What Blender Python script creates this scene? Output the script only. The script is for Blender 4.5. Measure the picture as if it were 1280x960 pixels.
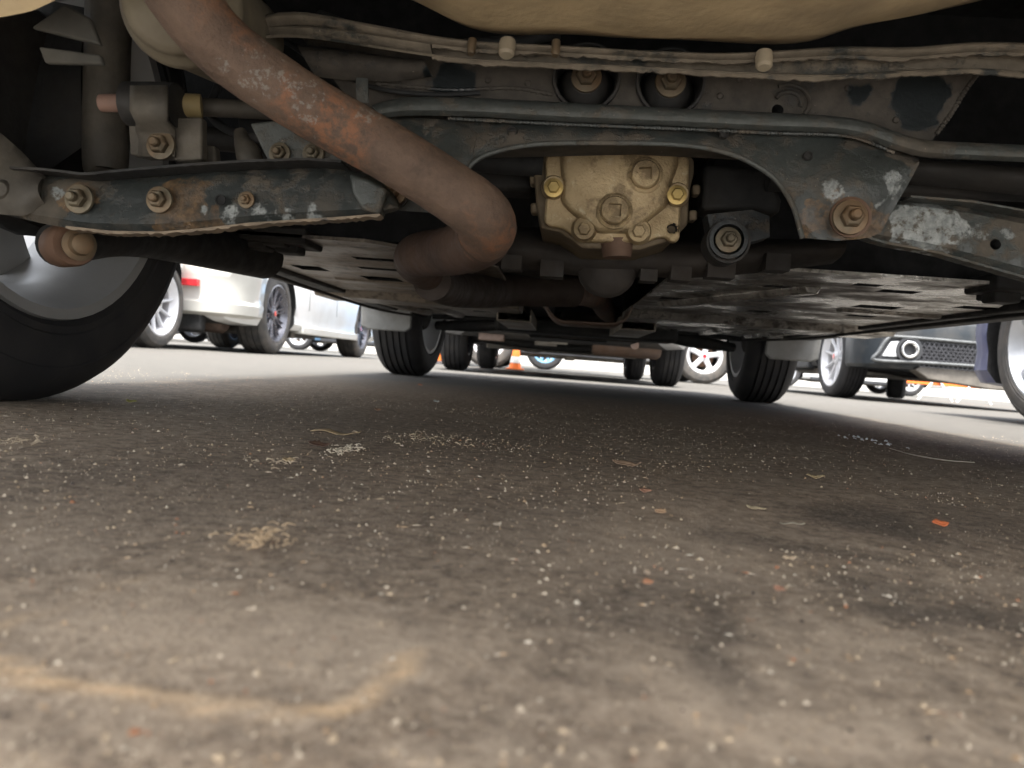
import bpy, bmesh, math, random
import numpy as np
from mathutils import Vector, Matrix
random.seed(7); RNG = np.random.RandomState(5)
S = bpy.context.scene
for o in list(bpy.data.objects): bpy.data.objects.remove(o)
COL = S.collection
R = math.radians
# ------------------------------------------------------------------ camera
FPX = 961.0; CX, CY = 640.0, 480.0; CAMH = 0.085
yw = Vector((60, 23, FPX)).normalized()                 # the car's long axis seen in camera axes (right, up, forward)
rv = Vector((math.cos(R(4.35)), -math.sin(R(4.35)), 0))
xw = (rv - rv.dot(yw) * yw).normalized()
zw = -xw.cross(yw)
if zw.y < 0: zw = -zw
cam_d = bpy.data.cameras.new('camera'); cam = bpy.data.objects.new('camera', cam_d); COL.objects.link(cam)
cam_d.sensor_width = 36; cam_d.lens = 36 * FPX / 1280; cam_d.clip_start = 0.01; cam_d.clip_end = 1200
right = Vector((xw.x, yw.x, zw.x)); up = Vector((xw.y, yw.y, zw.y)); fwd = Vector((xw.z, yw.z, zw.z))
M = Matrix((right, up, -fwd)).transposed().to_4x4(); M.translation = Vector((0, 0, CAMH))
cam.matrix_world = M
cam_d.dof.use_dof = True; cam_d.dof.focus_distance = 0.85; cam_d.dof.aperture_fstop = 11
S.camera = cam
# ------------------------------------------------------------------ light
SUN_EL, SUN_AZ = R(66), R(176)        # azimuth from +Y towards +X
w = bpy.data.worlds.new('World'); S.world = w; w.use_nodes = True
wn = w.node_tree; bg = wn.nodes['Background']
sky = wn.nodes.new('ShaderNodeTexSky'); sky.sky_type = 'NISHITA'; sky.sun_disc = False
sky.sun_elevation = SUN_EL; sky.sun_rotation = SUN_AZ; sky.dust_density = 3.0; sky.air_density = 1.0; sky.ozone_density = 1.0
hs = wn.nodes.new('ShaderNodeHueSaturation'); hs.inputs['Saturation'].default_value = .3       # thin white cloud veil
wm = wn.nodes.new('ShaderNodeMix'); wm.data_type = 'RGBA'; wm.blend_type = 'MULTIPLY'; wm.inputs[0].default_value = 1; wm.inputs[7].default_value = (1.0, 1.0, .99, 1)
wn.links.new(sky.outputs[0], hs.inputs['Color']); wn.links.new(hs.outputs[0], wm.inputs[6]); wn.links.new(wm.outputs[2], bg.inputs[0]); bg.inputs[1].default_value = 0.15
sl = bpy.data.lights.new('sun', 'SUN'); sl.energy = 3.0; sl.angle = R(12); sl.color = (1, 0.965, 0.92)
so = bpy.data.objects.new('sun', sl); COL.objects.link(so)
sd = Vector((math.sin(SUN_AZ) * math.cos(SUN_EL), math.cos(SUN_AZ) * math.cos(SUN_EL), math.sin(SUN_EL)))
so.rotation_euler = sd.to_track_quat('Z', 'Y').to_euler(); so.location = sd * 30
S.view_settings.view_transform = 'Standard'; S.view_settings.look = 'None'
S.view_settings.gamma = 1; S.view_settings.use_curve_mapping = False
S.view_settings.exposure = 1.98
S.render.engine = 'CYCLES'
try:
    S.cycles.max_bounces = 10; S.cycles.diffuse_bounces = 6
except Exception: pass

def at(px, py, Y):
    """photo pixel (1280x960) and distance along the car axis -> world point"""
    d = Vector((px - CX, CY - py, FPX))
    v = Vector((d.dot(xw), d.dot(yw), d.dot(zw)))
    return Vector((0, 0, CAMH)) + v * (Y / v.y)
def gnd(px, py, z=0.0):
    d = Vector((px - CX, CY - py, FPX)); v = Vector((d.dot(xw), d.dot(yw), d.dot(zw)))
    return Vector((0, 0, CAMH)) + v * ((z - CAMH) / v.z)
# ------------------------------------------------------------------ materials
def newmat(name):
    m = bpy.data.materials.new(name); m.use_nodes = True
    nt = m.node_tree; return m, nt, nt.nodes['Principled BSDF']
def N(nt, t, **k):
    n = nt.nodes.new('ShaderNode' + t)
    for a, b in k.items(): setattr(n, a, b)
    return n
def coords(nt, out='Object'): return N(nt, 'TexCoord').outputs[out]
def noise(nt, co, scale, detail=4, rough=.55, off=0):
    n = N(nt, 'TexNoise'); n.inputs['Scale'].default_value = scale; n.inputs['Detail'].default_value = detail
    n.inputs['Roughness'].default_value = rough
    if off:
        mp = N(nt, 'Mapping'); mp.inputs['Location'].default_value = (off, off * .7, off * 1.3); nt.links.new(co, mp.inputs[0]); co = mp.outputs[0]
    nt.links.new(co, n.inputs['Vector']); return n.outputs['Fac']
def ramp(nt, fac, a, b, ca=0, cb=1):
    n = N(nt, 'MapRange'); n.inputs[1].default_value = a; n.inputs[2].default_value = b; n.inputs[3].default_value = ca; n.inputs[4].default_value = cb
    n.clamp = True; nt.links.new(fac, n.inputs[0]); return n.outputs[0]
def mix(nt, fac, a, b):
    n = N(nt, 'Mix', data_type='RGBA')
    if isinstance(fac, (int, float)): n.inputs[0].default_value = fac
    else: nt.links.new(fac, n.inputs[0])
    for i, c in ((6, a), (7, b)):
        if isinstance(c, tuple): n.inputs[i].default_value = (*c, 1)
        else: nt.links.new(c, n.inputs[i])
    return n.outputs[2]
def math_(nt, op, a, b=None):
    n = N(nt, 'Math', operation=op)
    for i, c in enumerate((a, b)):
        if c is None: continue
        if isinstance(c, (int, float)): n.inputs[i].default_value = c
        else: nt.links.new(c, n.inputs[i])
    return n.outputs[0]
def bump(nt, bs, h, strength, dist=.002):
    b = N(nt, 'Bump'); b.inputs['Strength'].default_value = strength; b.inputs['Distance'].default_value = dist
    nt.links.new(h, b.inputs['Height']); nt.links.new(b.outputs[0], bs.inputs['Normal'])
def spotmask(nt, co, spots, wob=.02, scale=60):
    """union of irregular spots (local centre, radius) -> 0..1"""
    nz = noise(nt, co, scale, 5, .6, 3.1); out = None
    wobv = math_(nt, 'MULTIPLY', math_(nt, 'SUBTRACT', nz, .5), wob * 2)
    for c, r in spots:
        d = N(nt, 'VectorMath', operation='DISTANCE'); nt.links.new(co, d.inputs[0]); d.inputs[1].default_value = c
        v = math_(nt, 'ADD', d.outputs['Value'], wobv)
        mk = ramp(nt, v, r + .0012, r - .0012)
        out = mk if out is None else math_(nt, 'MAXIMUM', out, mk)
    return out
def mat_plain(name, col, rough=.5, metal=0, var=.25, scale=20, dirt=None, bmp=.0, coat=0):
    m, nt, bs = newmat(name); co = coords(nt)
    f = ramp(nt, noise(nt, co, scale, 5), .3, .7)
    c = mix(nt, f, tuple(x * (1 - var) for x in col), tuple(min(1, x * (1 + var)) for x in col))
    if dirt:
        c = mix(nt, ramp(nt, noise(nt, co, scale * .35, 6, .6, 5), .45, .7, 0, dirt[1]), c, dirt[0])
    nt.links.new(c, bs.inputs['Base Color']); bs.inputs['Metallic'].default_value = metal
    nt.links.new(ramp(nt, noise(nt, co, scale * 2, 4, .6, 2), .3, .7, rough * .8, min(1, rough * 1.2)), bs.inputs['Roughness'])
    if coat: bs.inputs['Coat Weight'].default_value = coat; bs.inputs['Coat Roughness'].default_value = .05
    if bmp: bump(nt, bs, noise(nt, co, scale * 6, 6), bmp)
    return m
def mat_chipped(name, base, dust, dust_amt=.5, rust=None, silver=None, bare=None, rough=.42, sc=1.0):
    """black chassis paint under road dust: flakes, rust streaks and bare metal at given spots"""
    m, nt, bs = newmat(name); co = coords(nt)
    big = noise(nt, co, 13 * sc, 8, .68); fine = noise(nt, co, 160, 6, .65, 4)
    dm = ramp(nt, big, .62 - dust_amt * .35, .66 - dust_amt * .3)
    dm2 = ramp(nt, noise(nt, co, 34 * sc, 7, .7, 8), .5, .62, 0, .55)
    c = mix(nt, ramp(nt, fine, .25, .75), tuple(x * .7 for x in base), tuple(x * 1.35 for x in base))
    dcol = mix(nt, ramp(nt, noise(nt, co, 60, 6, .6, 1), .3, .7), tuple(x * .6 for x in dust), tuple(x * 1.25 for x in dust))
    allm = math_(nt, 'MAXIMUM', dm, dm2)
    c = mix(nt, math_(nt, 'MULTIPLY', allm, .85), c, dcol)
    specks = ramp(nt, noise(nt, co, 330, 3, .5, 6), .71, .76)
    c = mix(nt, math_(nt, 'MULTIPLY', specks, .6), c, (.34, .29, .22))
    rr = ramp(nt, allm, 0, 1, rough, .85)
    if rust:
        k = spotmask(nt, co, [(c_, r_ * .85) for c_, r_ in rust], .034, 60); c = mix(nt, math_(nt, 'MULTIPLY', k, ramp(nt, noise(nt, co, 75, 7, .7, 17), .38, .56, .15, .75)), c, mix(nt, ramp(nt, fine, .3, .7), (.06, .034, .018), (.22, .135, .065)))
    if bare:
        k = spotmask(nt, co, bare, .014, 50); c = mix(nt, k, c, tuple(x * 1.1 for x in base)); rr = math_(nt, 'MINIMUM', rr, ramp(nt, k, 0, 1, 1, .3))
    if silver:
        k = spotmask(nt, co, silver, .02, 38); k = math_(nt, 'MULTIPLY', k, ramp(nt, noise(nt, co, 110, 6, .7, 12), .40, .50, .05, 1)); c = mix(nt, k, c, mix(nt, ramp(nt, fine, .35, .65), (.15, .165, .165), (.33, .345, .335)))
        rr = math_(nt, 'MINIMUM', rr, ramp(nt, k, 0, 1, 1, .38))
    nt.links.new(c, bs.inputs['Base Color']); nt.links.new(rr, bs.inputs['Roughness'])
    h = math_(nt, 'ADD', math_(nt, 'MULTIPLY', fine, .35), math_(nt, 'MULTIPLY', allm, .5))
    bump(nt, bs, h, .8, .0020)
    return m
def mat_rust_pipe(k=1):
    m, nt, bs = newmat('rusted_steel'); co = coords(nt)
    a = noise(nt, co, 22, 7, .65); b = noise(nt, co, 120, 6, .7, 3); g = noise(nt, co, 14, 5, .6, 9)
    c = mix(nt, ramp(nt, a, .3, .7), (.058, .038, .028), (.135, .088, .062))
    c = mix(nt, ramp(nt, b, .35, .75, 0, .5), c, (.19, .125, .085))
    c = mix(nt, math_(nt, 'MULTIPLY', ramp(nt, g, .5, .62), ramp(nt, b, .42, .6, 0, .7)), c, (.24, .10, .045))
    fl = spotmask(nt, co, PIPE_FLAKES, .03, 70)
    c = mix(nt, math_(nt, 'MULTIPLY', fl, ramp(nt, noise(nt, co, 300, 6, .7, 2), .50, .56, 0, .6)), c, (.22, .21, .19))
    nt.links.new(c, bs.inputs['Base Color']); bs.inputs['Roughness'].default_value = .72; bs.inputs['Metallic'].default_value = .1
    bump(nt, bs, math_(nt, 'ADD', math_(nt, 'ADD', a, math_(nt, 'MULTIPLY', b, .7)), math_(nt, 'MULTIPLY', noise(nt, co, 420, 4, .7, 4), .25)), .9, .003)
    return m
def mat_rubber(name='tyre_rubber', col=(.022, .022, .024), dust=.25):
    m, nt, bs = newmat(name); co = coords(nt)
    c = mix(nt, ramp(nt, noise(nt, co, 14, 6), .4, .75, 0, dust), col, (.20, .17, .14))
    nt.links.new(c, bs.inputs['Base Color']); bs.inputs['Roughness'].default_value = .75
    bump(nt, bs, noise(nt, co, 180, 4), .2, .001); return m
def mat_paint(name, col, rough=.28, metal=0, coat=.7):
    m, nt, bs = newmat(name); co = coords(nt)
    d = ramp(nt, noise(nt, co, 5, 6, .6), .45, .8, 0, .22)
    nt.links.new(mix(nt, d, col, (.35, .3, .24)), bs.inputs['Base Color'])
    bs.inputs['Metallic'].default_value = metal; nt.links.new(ramp(nt, d, 0, .22, rough, rough + .25), bs.inputs['Roughness'])
    bs.inputs['Coat Weight'].default_value = coat; bs.inputs['Coat Roughness'].default_value = .06; return m
# ------------------------------------------------------------------ mesh helpers
def finish(name, bm, mat, parent=None, smooth=40, bevel=0, loc=None, solid=0):
    bmesh.ops.remove_doubles(bm, verts=bm.verts, dist=1e-6)
    bmesh.ops.recalc_face_normals(bm, faces=bm.faces)
    me = bpy.data.meshes.new(name); bm.to_mesh(me); bm.free()
    o = bpy.data.objects.new(name, me); COL.objects.link(o)
    mats = mat if isinstance(mat, (list, tuple)) else [mat]
    for m in mats: me.materials.append(m)
    if smooth:
        for p in me.polygons: p.use_smooth = True
        me.set_sharp_from_angle(angle=R(smooth))
    if bevel:
        b = o.modifiers.new('bevel', 'BEVEL'); b.width = bevel; b.segments = 3; b.limit_method = 'ANGLE'; b.angle_limit = R(35); b.harden_normals = False
    if solid:
        s = o.modifiers.new('solid', 'SOLIDIFY'); s.thickness = solid; s.offset = 0
    if parent: o.parent = parent
    return o
def tag(o, label, cat=None, group=None, kind=None):
    if label: o['label'] = label
    if cat: o['category'] = cat
    if group: o['group'] = group
    if kind: o['kind'] = kind
    return o
def empty(name, loc=(0, 0, 0), rz=0):
    o = bpy.data.objects.new(name, None); COL.objects.link(o); o.location = loc; o.rotation_euler = (0, 0, rz); o.empty_display_size = .1; return o
def a_box(bm, lo, hi, mi=0):
    (x0, y0, z0), (x1, y1, z1) = lo, hi
    v = [bm.verts.new(p) for p in ((x0, y0, z0), (x1, y0, z0), (x1, y1, z0), (x0, y1, z0), (x0, y0, z1), (x1, y0, z1), (x1, y1, z1), (x0, y1, z1))]
    for f in ((0, 3, 2, 1), (4, 5, 6, 7), (0, 1, 5, 4), (1, 2, 6, 5), (2, 3, 7, 6), (3, 0, 4, 7)):
        fc = bm.faces.new([v[i] for i in f]); fc.material_index = mi
def frame(t, ref=Vector((0, 0, 1))):
    t = t.normalized()
    if abs(t.dot(ref)) > .95: ref = Vector((1, 0, 0))
    a = t.cross(ref).normalized(); return a, t.cross(a).normalized()
def catmull(pts, n=8):
    P = [Vector(p) for p in pts]; P = [2 * P[0] - P[1]] + P + [2 * P[-1] - P[-2]]; out = []
    for i in range(1, len(P) - 2):
        for k in range(n):
            t = k / n
            out.append(.5 * ((2 * P[i]) + (P[i + 1] - P[i - 1]) * t + (2 * P[i - 1] - 5 * P[i] + 4 * P[i + 1] - P[i + 2]) * t * t + (3 * P[i] - P[i - 1] - 3 * P[i + 1] + P[i + 2]) * t ** 3))
    out.append(P[-2].copy()); return out
def a_tube(bm, pts, r, seg=20, n=8, cap=True, jitter=0):
    rad = [r] * len(pts) if not isinstance(r, (list, tuple)) else list(r)
    if n > 1:
        path = catmull(pts, n); rr = [q.x for q in catmull([Vector((x, i, 0)) for i, x in enumerate(rad)], n)]
    else: path = [Vector(p) for p in pts]; rr = rad
    rings = []; a = None
    for i, p in enumerate(path):
        t = (path[min(i + 1, len(path) - 1)] - path[max(i - 1, 0)]).normalized()
        if a is None: a, b = frame(t)
        else:
            a = (a - t * a.dot(t)).normalized(); b = t.cross(a)
        rings.append([bm.verts.new(p + (a * math.cos(2 * math.pi * k / seg) + b * math.sin(2 * math.pi * k / seg)) * rr[i] * (1 + jitter * math.sin(i * 1.3 + k * .9))) for k in range(seg)])
    for i in range(len(rings) - 1):
        for k in range(seg):
            bm.faces.new((rings[i][k], rings[i][(k + 1) % seg], rings[i + 1][(k + 1) % seg], rings[i + 1][k]))
    if cap: bm.faces.new(rings[0]); bm.faces.new(rings[-1])
def a_lathe(bm, prof, c, axis, seg=32, closed=False, mi=0):
    """prof: list of (distance along axis, radius)"""
    c = Vector(c); axis = Vector(axis).normalized(); a, b = frame(axis); rings = []
    for h, r in prof:
        if r < 1e-6: rings.append([bm.verts.new(c + axis * h)])
        else: rings.append([bm.verts.new(c + axis * h + (a * math.cos(2 * math.pi * k / seg) + b * math.sin(2 * math.pi * k / seg)) * r) for k in range(seg)])
    idx = list(range(len(rings) - 1)) + ([len(rings) - 1] if closed else [])
    for i in idx:
        A, B = rings[i], rings[(i + 1) % len(rings)]
        for k in range(seg):
            k2 = (k + 1) % seg
            if len(A) == 1 and len(B) == 1: continue
            if len(A) == 1: f = bm.faces.new((A[0], B[k], B[k2]))
            elif len(B) == 1: f = bm.faces.new((A[k], A[k2], B[0]))
            else: f = bm.faces.new((A[k], A[k2], B[k2], B[k]))
            f.material_index = mi
def resample(pts, n):
    P = np.array(pts, float); d = np.r_[0, np.cumsum(np.linalg.norm(np.diff(P, axis=0), axis=1))]; t = np.linspace(0, d[-1], n)
    return np.stack([np.interp(t, d, P[:, k]) for k in range(P.shape[1])], 1)
def smooth1(A, it=2):
    A = A.copy()
    for _ in range(it): A[1:-1] = (A[:-2] + 2 * A[1:-1] + A[2:]) / 4
    return A
def a_skin(bm, top, bot, bulge=.01, depth=.04, n=48, rows=7, prof=None, off=Vector()):
    """closed beam between two photo outlines (px, py, Y): rounded face towards the rear, box behind it"""
    T = smooth1(resample(top, n)); B = smooth1(resample(bot, n)); grid = []
    for i in range(n):
        row = []
        for k in range(rows):
            t = k / (rows - 1); q = T[i] * (1 - t) + B[i] * t
            s = prof(t) if prof else math.sin(math.pi * t) ** .6
            row.append(bm.verts.new(at(q[0], q[1], q[2]) - Vector((0, bulge * s, 0)) - off))
        q = B[i]; row.append(bm.verts.new(at(q[0], q[1] - 2, q[2] + depth) - off))
        q = T[i]; row.append(bm.verts.new(at(q[0], q[1] + 1, q[2] + depth) - off))
        grid.append(row)
    m = rows + 2
    for i in range(n - 1):
        for k in range(m): bm.faces.new((grid[i][k], grid[i][(k + 1) % m], grid[i + 1][(k + 1) % m], grid[i + 1][k]))
    bm.faces.new(grid[0]); bm.faces.new(grid[-1])
def a_plate(bm, pts, depth, off=Vector(), Y=None):
    """outline (px,py[,Y]) pushed forward by depth"""
    f = [bm.verts.new(at(p[0], p[1], p[2] if len(p) > 2 else Y) - off) for p in pts]
    g = [bm.verts.new(v.co + Vector((0, depth, 0))) for v in f]
    bm.faces.new(f); bm.faces.new(g[::-1]); n = len(f)
    for i in range(n): bm.faces.new((f[i], f[(i + 1) % n], g[(i + 1) % n], g[i]))
def a_bolt(bm, c, r, axis=Vector((0, -1, 0)), stud=True, washer=True):
    """flanged hex head with washer; c on the surface"""
    if washer: a_lathe(bm, [(0, 0), (0, r * 1.55), (r * .28, r * 1.5), (r * .34, r * 1.2), (r * .34, 0)], c, axis, 24)
    a_lathe(bm, [(r * .3, 0), (r * .3, r), (r * 1.0, r), (r * 1.15, r * .82), (r * 1.15, 0)], c, axis, 6)
    if stud: a_lathe(bm, [(r * 1.1, 0), (r * 1.1, r * .52), (r * 1.75, r * .5), (r * 1.9, r * .35), (r * 1.9, 0)], c, axis, 14)
def bolt(c, r, mat, parent, off, **k):
    bm = bmesh.new(); a_bolt(bm, c - off, r, **k); return finish('bolt', bm, mat, parent, 30)
def bool_cut(o, cutters):
    """cut, bake, and delete the cutters"""
    for c in cutters:
        md = o.modifiers.new('cut', 'BOOLEAN'); md.object = c; md.operation = 'DIFFERENCE'; md.solver = 'EXACT'
        try: md.material_mode = 'TRANSFER'
        except Exception: pass
    dg = bpy.context.evaluated_depsgraph_get(); dg.update()
    me = bpy.data.meshes.new_from_object(o.evaluated_get(dg), depsgraph=dg)
    o.modifiers.clear(); old = o.data; o.data = me; me.name = o.name
    for c in cutters: bpy.data.objects.remove(c)
    me.set_sharp_from_angle(angle=R(32))
    return o
# ------------------------------------------------------------------ ground
def vnoise(x, y, s, seed):
    rs = np.random.RandomState(seed); G = rs.rand(128, 128); u = x * s; v = y * s
    i = np.floor(u).astype(int); j = np.floor(v).astype(int); fu = u - i; fv = v - j; fu = fu * fu * (3 - 2 * fu); fv = fv * fv * (3 - 2 * fv)
    g = lambda a, b: G[a % 128, b % 128]
    return (g(i, j) * (1 - fu) + g(i + 1, j) * fu) * (1 - fv) + (g(i, j + 1) * (1 - fu) + g(i + 1, j + 1) * fu) * fv
def axisv(lo, hi, step, lo2, hi2, g=1.13):
    c = list(np.arange(lo, hi, step)); d = step; x = lo; L = []
    while x > lo2: d *= g; x -= d; L.append(x)
    d = step; x = c[-1]; Rr = []
    while x < hi2: d *= g; x += d; Rr.append(x)
    return np.array(L[::-1] + c + Rr)
gx = axisv(-.95, 1.3, .005, -400, 400); gy = axisv(.12, 1.7, .005, -400, 600)
XX, YY = np.meshgrid(gx, gy)
fx = XX + (vnoise(XX, YY, 14, 1) - .5) * .05 + (vnoise(XX, YY, 50, 2) - .5) * .014
fy = YY + (vnoise(XX, YY, 14, 3) - .5) * .05 + (vnoise(XX, YY, 50, 4) - .5) * .014
def blob(px, py, wpx, hpx, soft=.5):
    c = gnd(px, py); a = gnd(px + wpx, py); b = gnd(px, py - hpx)
    ra = abs(a.x - c.x) + 1e-4; rb = abs(b.y - c.y) + 1e-4
    d = np.sqrt(((fx - c.x) / ra) ** 2 + ((fy - c.y) / rb) ** 2)
    return np.clip((1 + soft - d) / (2 * soft), 0, 1)
dark = np.zeros_like(XX); lite = np.zeros_like(XX); tan = np.zeros_like(XX)
for a in ((1095, 650, 75, 14, .4, .9), (960, 680, 60, 9, .5, .75), (1060, 690, 80, 7, .5, .6), (880, 760, 40, 30, .5, .8), (940, 810, 45, 30, .5, .9), (975, 840, 25, 16, .4, .7),
          (1180, 760, 110, 12, .5, .8), (1120, 730, 60, 12, .5, .6), (760, 740, 150, 45, .6, .55), (250, 600, 260, 45, .6, .5), (600, 640, 200, 45, .7, .45), (620, 560, 260, 25, .7, .4),
          (40, 800, 60, 12, .5, .4), (690, 830, 120, 40, .6, .35), (560, 930, 150, 40, .6, .3), (1250, 660, 60, 20, .5, .4)):
    dark = np.maximum(dark, blob(*a[:5]) * a[5])
for a in ((300, 790, 260, 55, .5, .9), (1000, 880, 200, 50, .6, .8), (1080, 790, 90, 20, .5, .8), (790, 680, 160, 22, .6, .6), (1230, 720, 60, 14, .5, .5), (60, 650, 90, 40, .6, .4), (880, 860, 60, 30, .5, .6),
          (60, 930, 160, 30, .6, .5), (860, 640, 90, 14, .6, .4), (1180, 900, 120, 40, .6, .5)):
    lite = np.maximum(lite, blob(*a[:5]) * a[5])
line = [gnd(*p) for p in ((-40, 805), (20, 848), (120, 862), (230, 876), (340, 889), (410, 894), (455, 882), (485, 858), (502, 832), (512, 822))]
line2 = [gnd(*p) for p in ((-20, 790), (40, 770), (120, 738), (200, 715))]
def pdist(poly):
    D = np.full(XX.shape, 9.)
    px_ = XX + (vnoise(XX, YY, 120, 7) - .5) * .006; py_ = YY + (vnoise(XX, YY, 120, 8) - .5) * .006
    for a, b in zip(poly[:-1], poly[1:]):
        dx, dy = b.x - a.x, b.y - a.y; t = np.clip(((px_ - a.x) * dx + (py_ - a.y) * dy) / (dx * dx + dy * dy), 0, 1)
        D = np.minimum(D, np.hypot(px_ - a.x - t * dx, py_ - a.y - t * dy))
    return D
tan = np.clip(1.25 - pdist(line) / .0038, 0, 1) * .9 * (.55 + .45 * vnoise(XX, YY, 90, 11))
tan = np.maximum(tan, np.clip(1.2 - pdist(line2) / .003, 0, 1) * .35 * vnoise(XX, YY, 60, 12))
zz = (vnoise(XX, YY, 9, 21) - .5) * .0024 + (vnoise(XX, YY, 60, 22) - .5) * .0009 + tan * .0006
near = np.clip((4 - np.hypot(XX, YY - .8)) / 1.5, 0, 1); zz = zz * near
ny, nx = XX.shape
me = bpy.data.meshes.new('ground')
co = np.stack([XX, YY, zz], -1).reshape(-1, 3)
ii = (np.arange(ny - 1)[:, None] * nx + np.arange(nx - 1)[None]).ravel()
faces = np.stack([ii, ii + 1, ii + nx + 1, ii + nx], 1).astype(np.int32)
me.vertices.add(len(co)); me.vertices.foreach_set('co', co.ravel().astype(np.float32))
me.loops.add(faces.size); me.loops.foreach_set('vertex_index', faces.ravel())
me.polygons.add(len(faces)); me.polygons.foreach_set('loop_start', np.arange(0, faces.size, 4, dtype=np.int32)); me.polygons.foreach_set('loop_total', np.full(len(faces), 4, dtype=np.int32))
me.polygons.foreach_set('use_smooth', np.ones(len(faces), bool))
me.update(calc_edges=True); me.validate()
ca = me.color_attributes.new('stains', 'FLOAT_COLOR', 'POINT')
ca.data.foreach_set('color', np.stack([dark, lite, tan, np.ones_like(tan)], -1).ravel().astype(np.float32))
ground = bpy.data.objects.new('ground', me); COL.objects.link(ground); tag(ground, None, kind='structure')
def mat_ground():
    m, nt, bs = newmat('worn_asphalt'); co = coords(nt)
    at_ = N(nt, 'Attribute'); at_.attribute_name = 'stains'; sp = N(nt, 'SeparateColor'); nt.links.new(at_.outputs['Color'], sp.inputs[0])
    n1 = noise(nt, co, 3.2, 8, .62); n2 = noise(nt, co, 26, 8, .68, 2); n3 = noise(nt, co, 260, 6, .7, 5); n4 = noise(nt, co, 900, 3, .6, 8)
    c = mix(nt, ramp(nt, n1, .32, .68), (.30, .222, .150), (.50, .385, .27))
    c = mix(nt, ramp(nt, n2, .35, .66, 0, .75), c, (.135, .098, .068))
    nm = noise(nt, co, 85, 7, .7, 14)
    c = mix(nt, ramp(nt, nm, .50, .60, 0, .6), c, (.56, .44, .32)); c = mix(nt, ramp(nt, nm, .48, .40, 0, .65), c, (.11, .08, .056))
    c = mix(nt, ramp(nt, n2, .54, .66, 0, .65), c, (.50, .395, .285))
    c = mix(nt, math_(nt, 'MULTIPLY', sp.outputs[0], .85), c, (.05, .038, .028))
    c = mix(nt, math_(nt, 'MULTIPLY', sp.outputs[1], .6), c, (.56, .44, .32))
    c = mix(nt, sp.outputs[2], c, (.85, .58, .33))
    c = mix(nt, ramp(nt, n3, .48, .66, 0, .55), c, (.42, .335, .25))
    c = mix(nt, ramp(nt, n3, .30, .45, .55, 0), c, (.06, .045, .034))
    c = mix(nt, ramp(nt, n4, .60, .68, 0, .55), c, (.58, .47, .35))
    vo = N(nt, 'TexVoronoi'); vo.inputs['Scale'].default_value = 170; nt.links.new(co, vo.inputs['Vector'])
    c = mix(nt, math_(nt, 'MULTIPLY', ramp(nt, vo.outputs['Distance'], .16, .08), ramp(nt, noise(nt, co, 40, 5, .6, 11), .48, .62)), c, (.40, .33, .25))
    # open lot beyond and beside the car: colour darkened to counter strong sunlight
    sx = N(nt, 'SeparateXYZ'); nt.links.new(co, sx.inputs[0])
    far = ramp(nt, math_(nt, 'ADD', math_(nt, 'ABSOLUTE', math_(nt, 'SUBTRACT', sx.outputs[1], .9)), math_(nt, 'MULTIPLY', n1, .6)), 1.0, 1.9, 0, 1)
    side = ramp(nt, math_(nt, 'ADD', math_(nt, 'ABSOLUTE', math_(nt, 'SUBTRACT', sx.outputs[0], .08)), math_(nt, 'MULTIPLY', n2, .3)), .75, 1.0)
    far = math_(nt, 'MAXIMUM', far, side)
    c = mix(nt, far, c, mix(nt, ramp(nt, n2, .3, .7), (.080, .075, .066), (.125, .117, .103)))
    bounce_apron = ramp(nt, math_(nt, 'ADD', sx.outputs[1], math_(nt, 'MULTIPLY', n1, .1)), .04, -.12)      # unseen pale ground added behind the car to bounce light onto the underbody
    c = mix(nt, bounce_apron, c, mix(nt, ramp(nt, n2, .3, .7), (.56, .55, .52), (.66, .65, .62)))
    nt.links.new(c, bs.inputs['Base Color']); nt.links.new(ramp(nt, n2, .3, .7, .78, .95), bs.inputs['Roughness'])
    b = N(nt, 'Bump'); b.inputs['Strength'].default_value = .8; b.inputs['Distance'].default_value = .0016
    nt.links.new(math_(nt, 'ADD', n3, math_(nt, 'MULTIPLY', n4, .5)), b.inputs['Height']); nt.links.new(b.outputs[0], bs.inputs['Normal'])
    return m
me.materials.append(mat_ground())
# ------------------------------------------------------------------ shared materials
m_rub = mat_rubber(dust=.12); m_rub2 = mat_rubber('tyre_rubber_grey', (.06, .058, .056), .5)
m_under = mat_plain('underbody_black', (.014, .014, .014), .75, dirt=((.06, .048, .036), .4), bmp=.3)
m_plast = mat_plain('black_plastic', (.03, .031, .034), .55, var=.2)
m_liner = mat_plain('wheel_liner', (.011, .011, .011), .85)
m_glass = mat_plain('car_glass', (.02, .025, .03), .05, var=.1, coat=1)
m_silver = mat_plain('alloy_silver', (.62, .63, .65), .35, .7, var=.08)
m_alloyw = mat_plain('alloy_white', (.7, .7, .72), .4, .2, var=.06)
m_alloyd = mat_plain('alloy_dark', (.17, .17, .19), .3, .8, var=.1)
m_alloyb = mat_plain('wheel_cover_blue', (.18, .36, .55), .4, .1, var=.1)
m_disc = mat_plain('brake_iron', (.16, .10, .07), .7, .4, dirt=((.2, .09, .04), .6))
m_chrome = mat_plain('chrome', (.7, .69, .67), .18, 1, var=.05)
m_red = mat_plain('red_reflector', (.65, .012, .02), .2, var=.15, coat=1)
m_clear = mat_plain('clear_lamp', (.65, .67, .68), .15, var=.1, coat=1)
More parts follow.
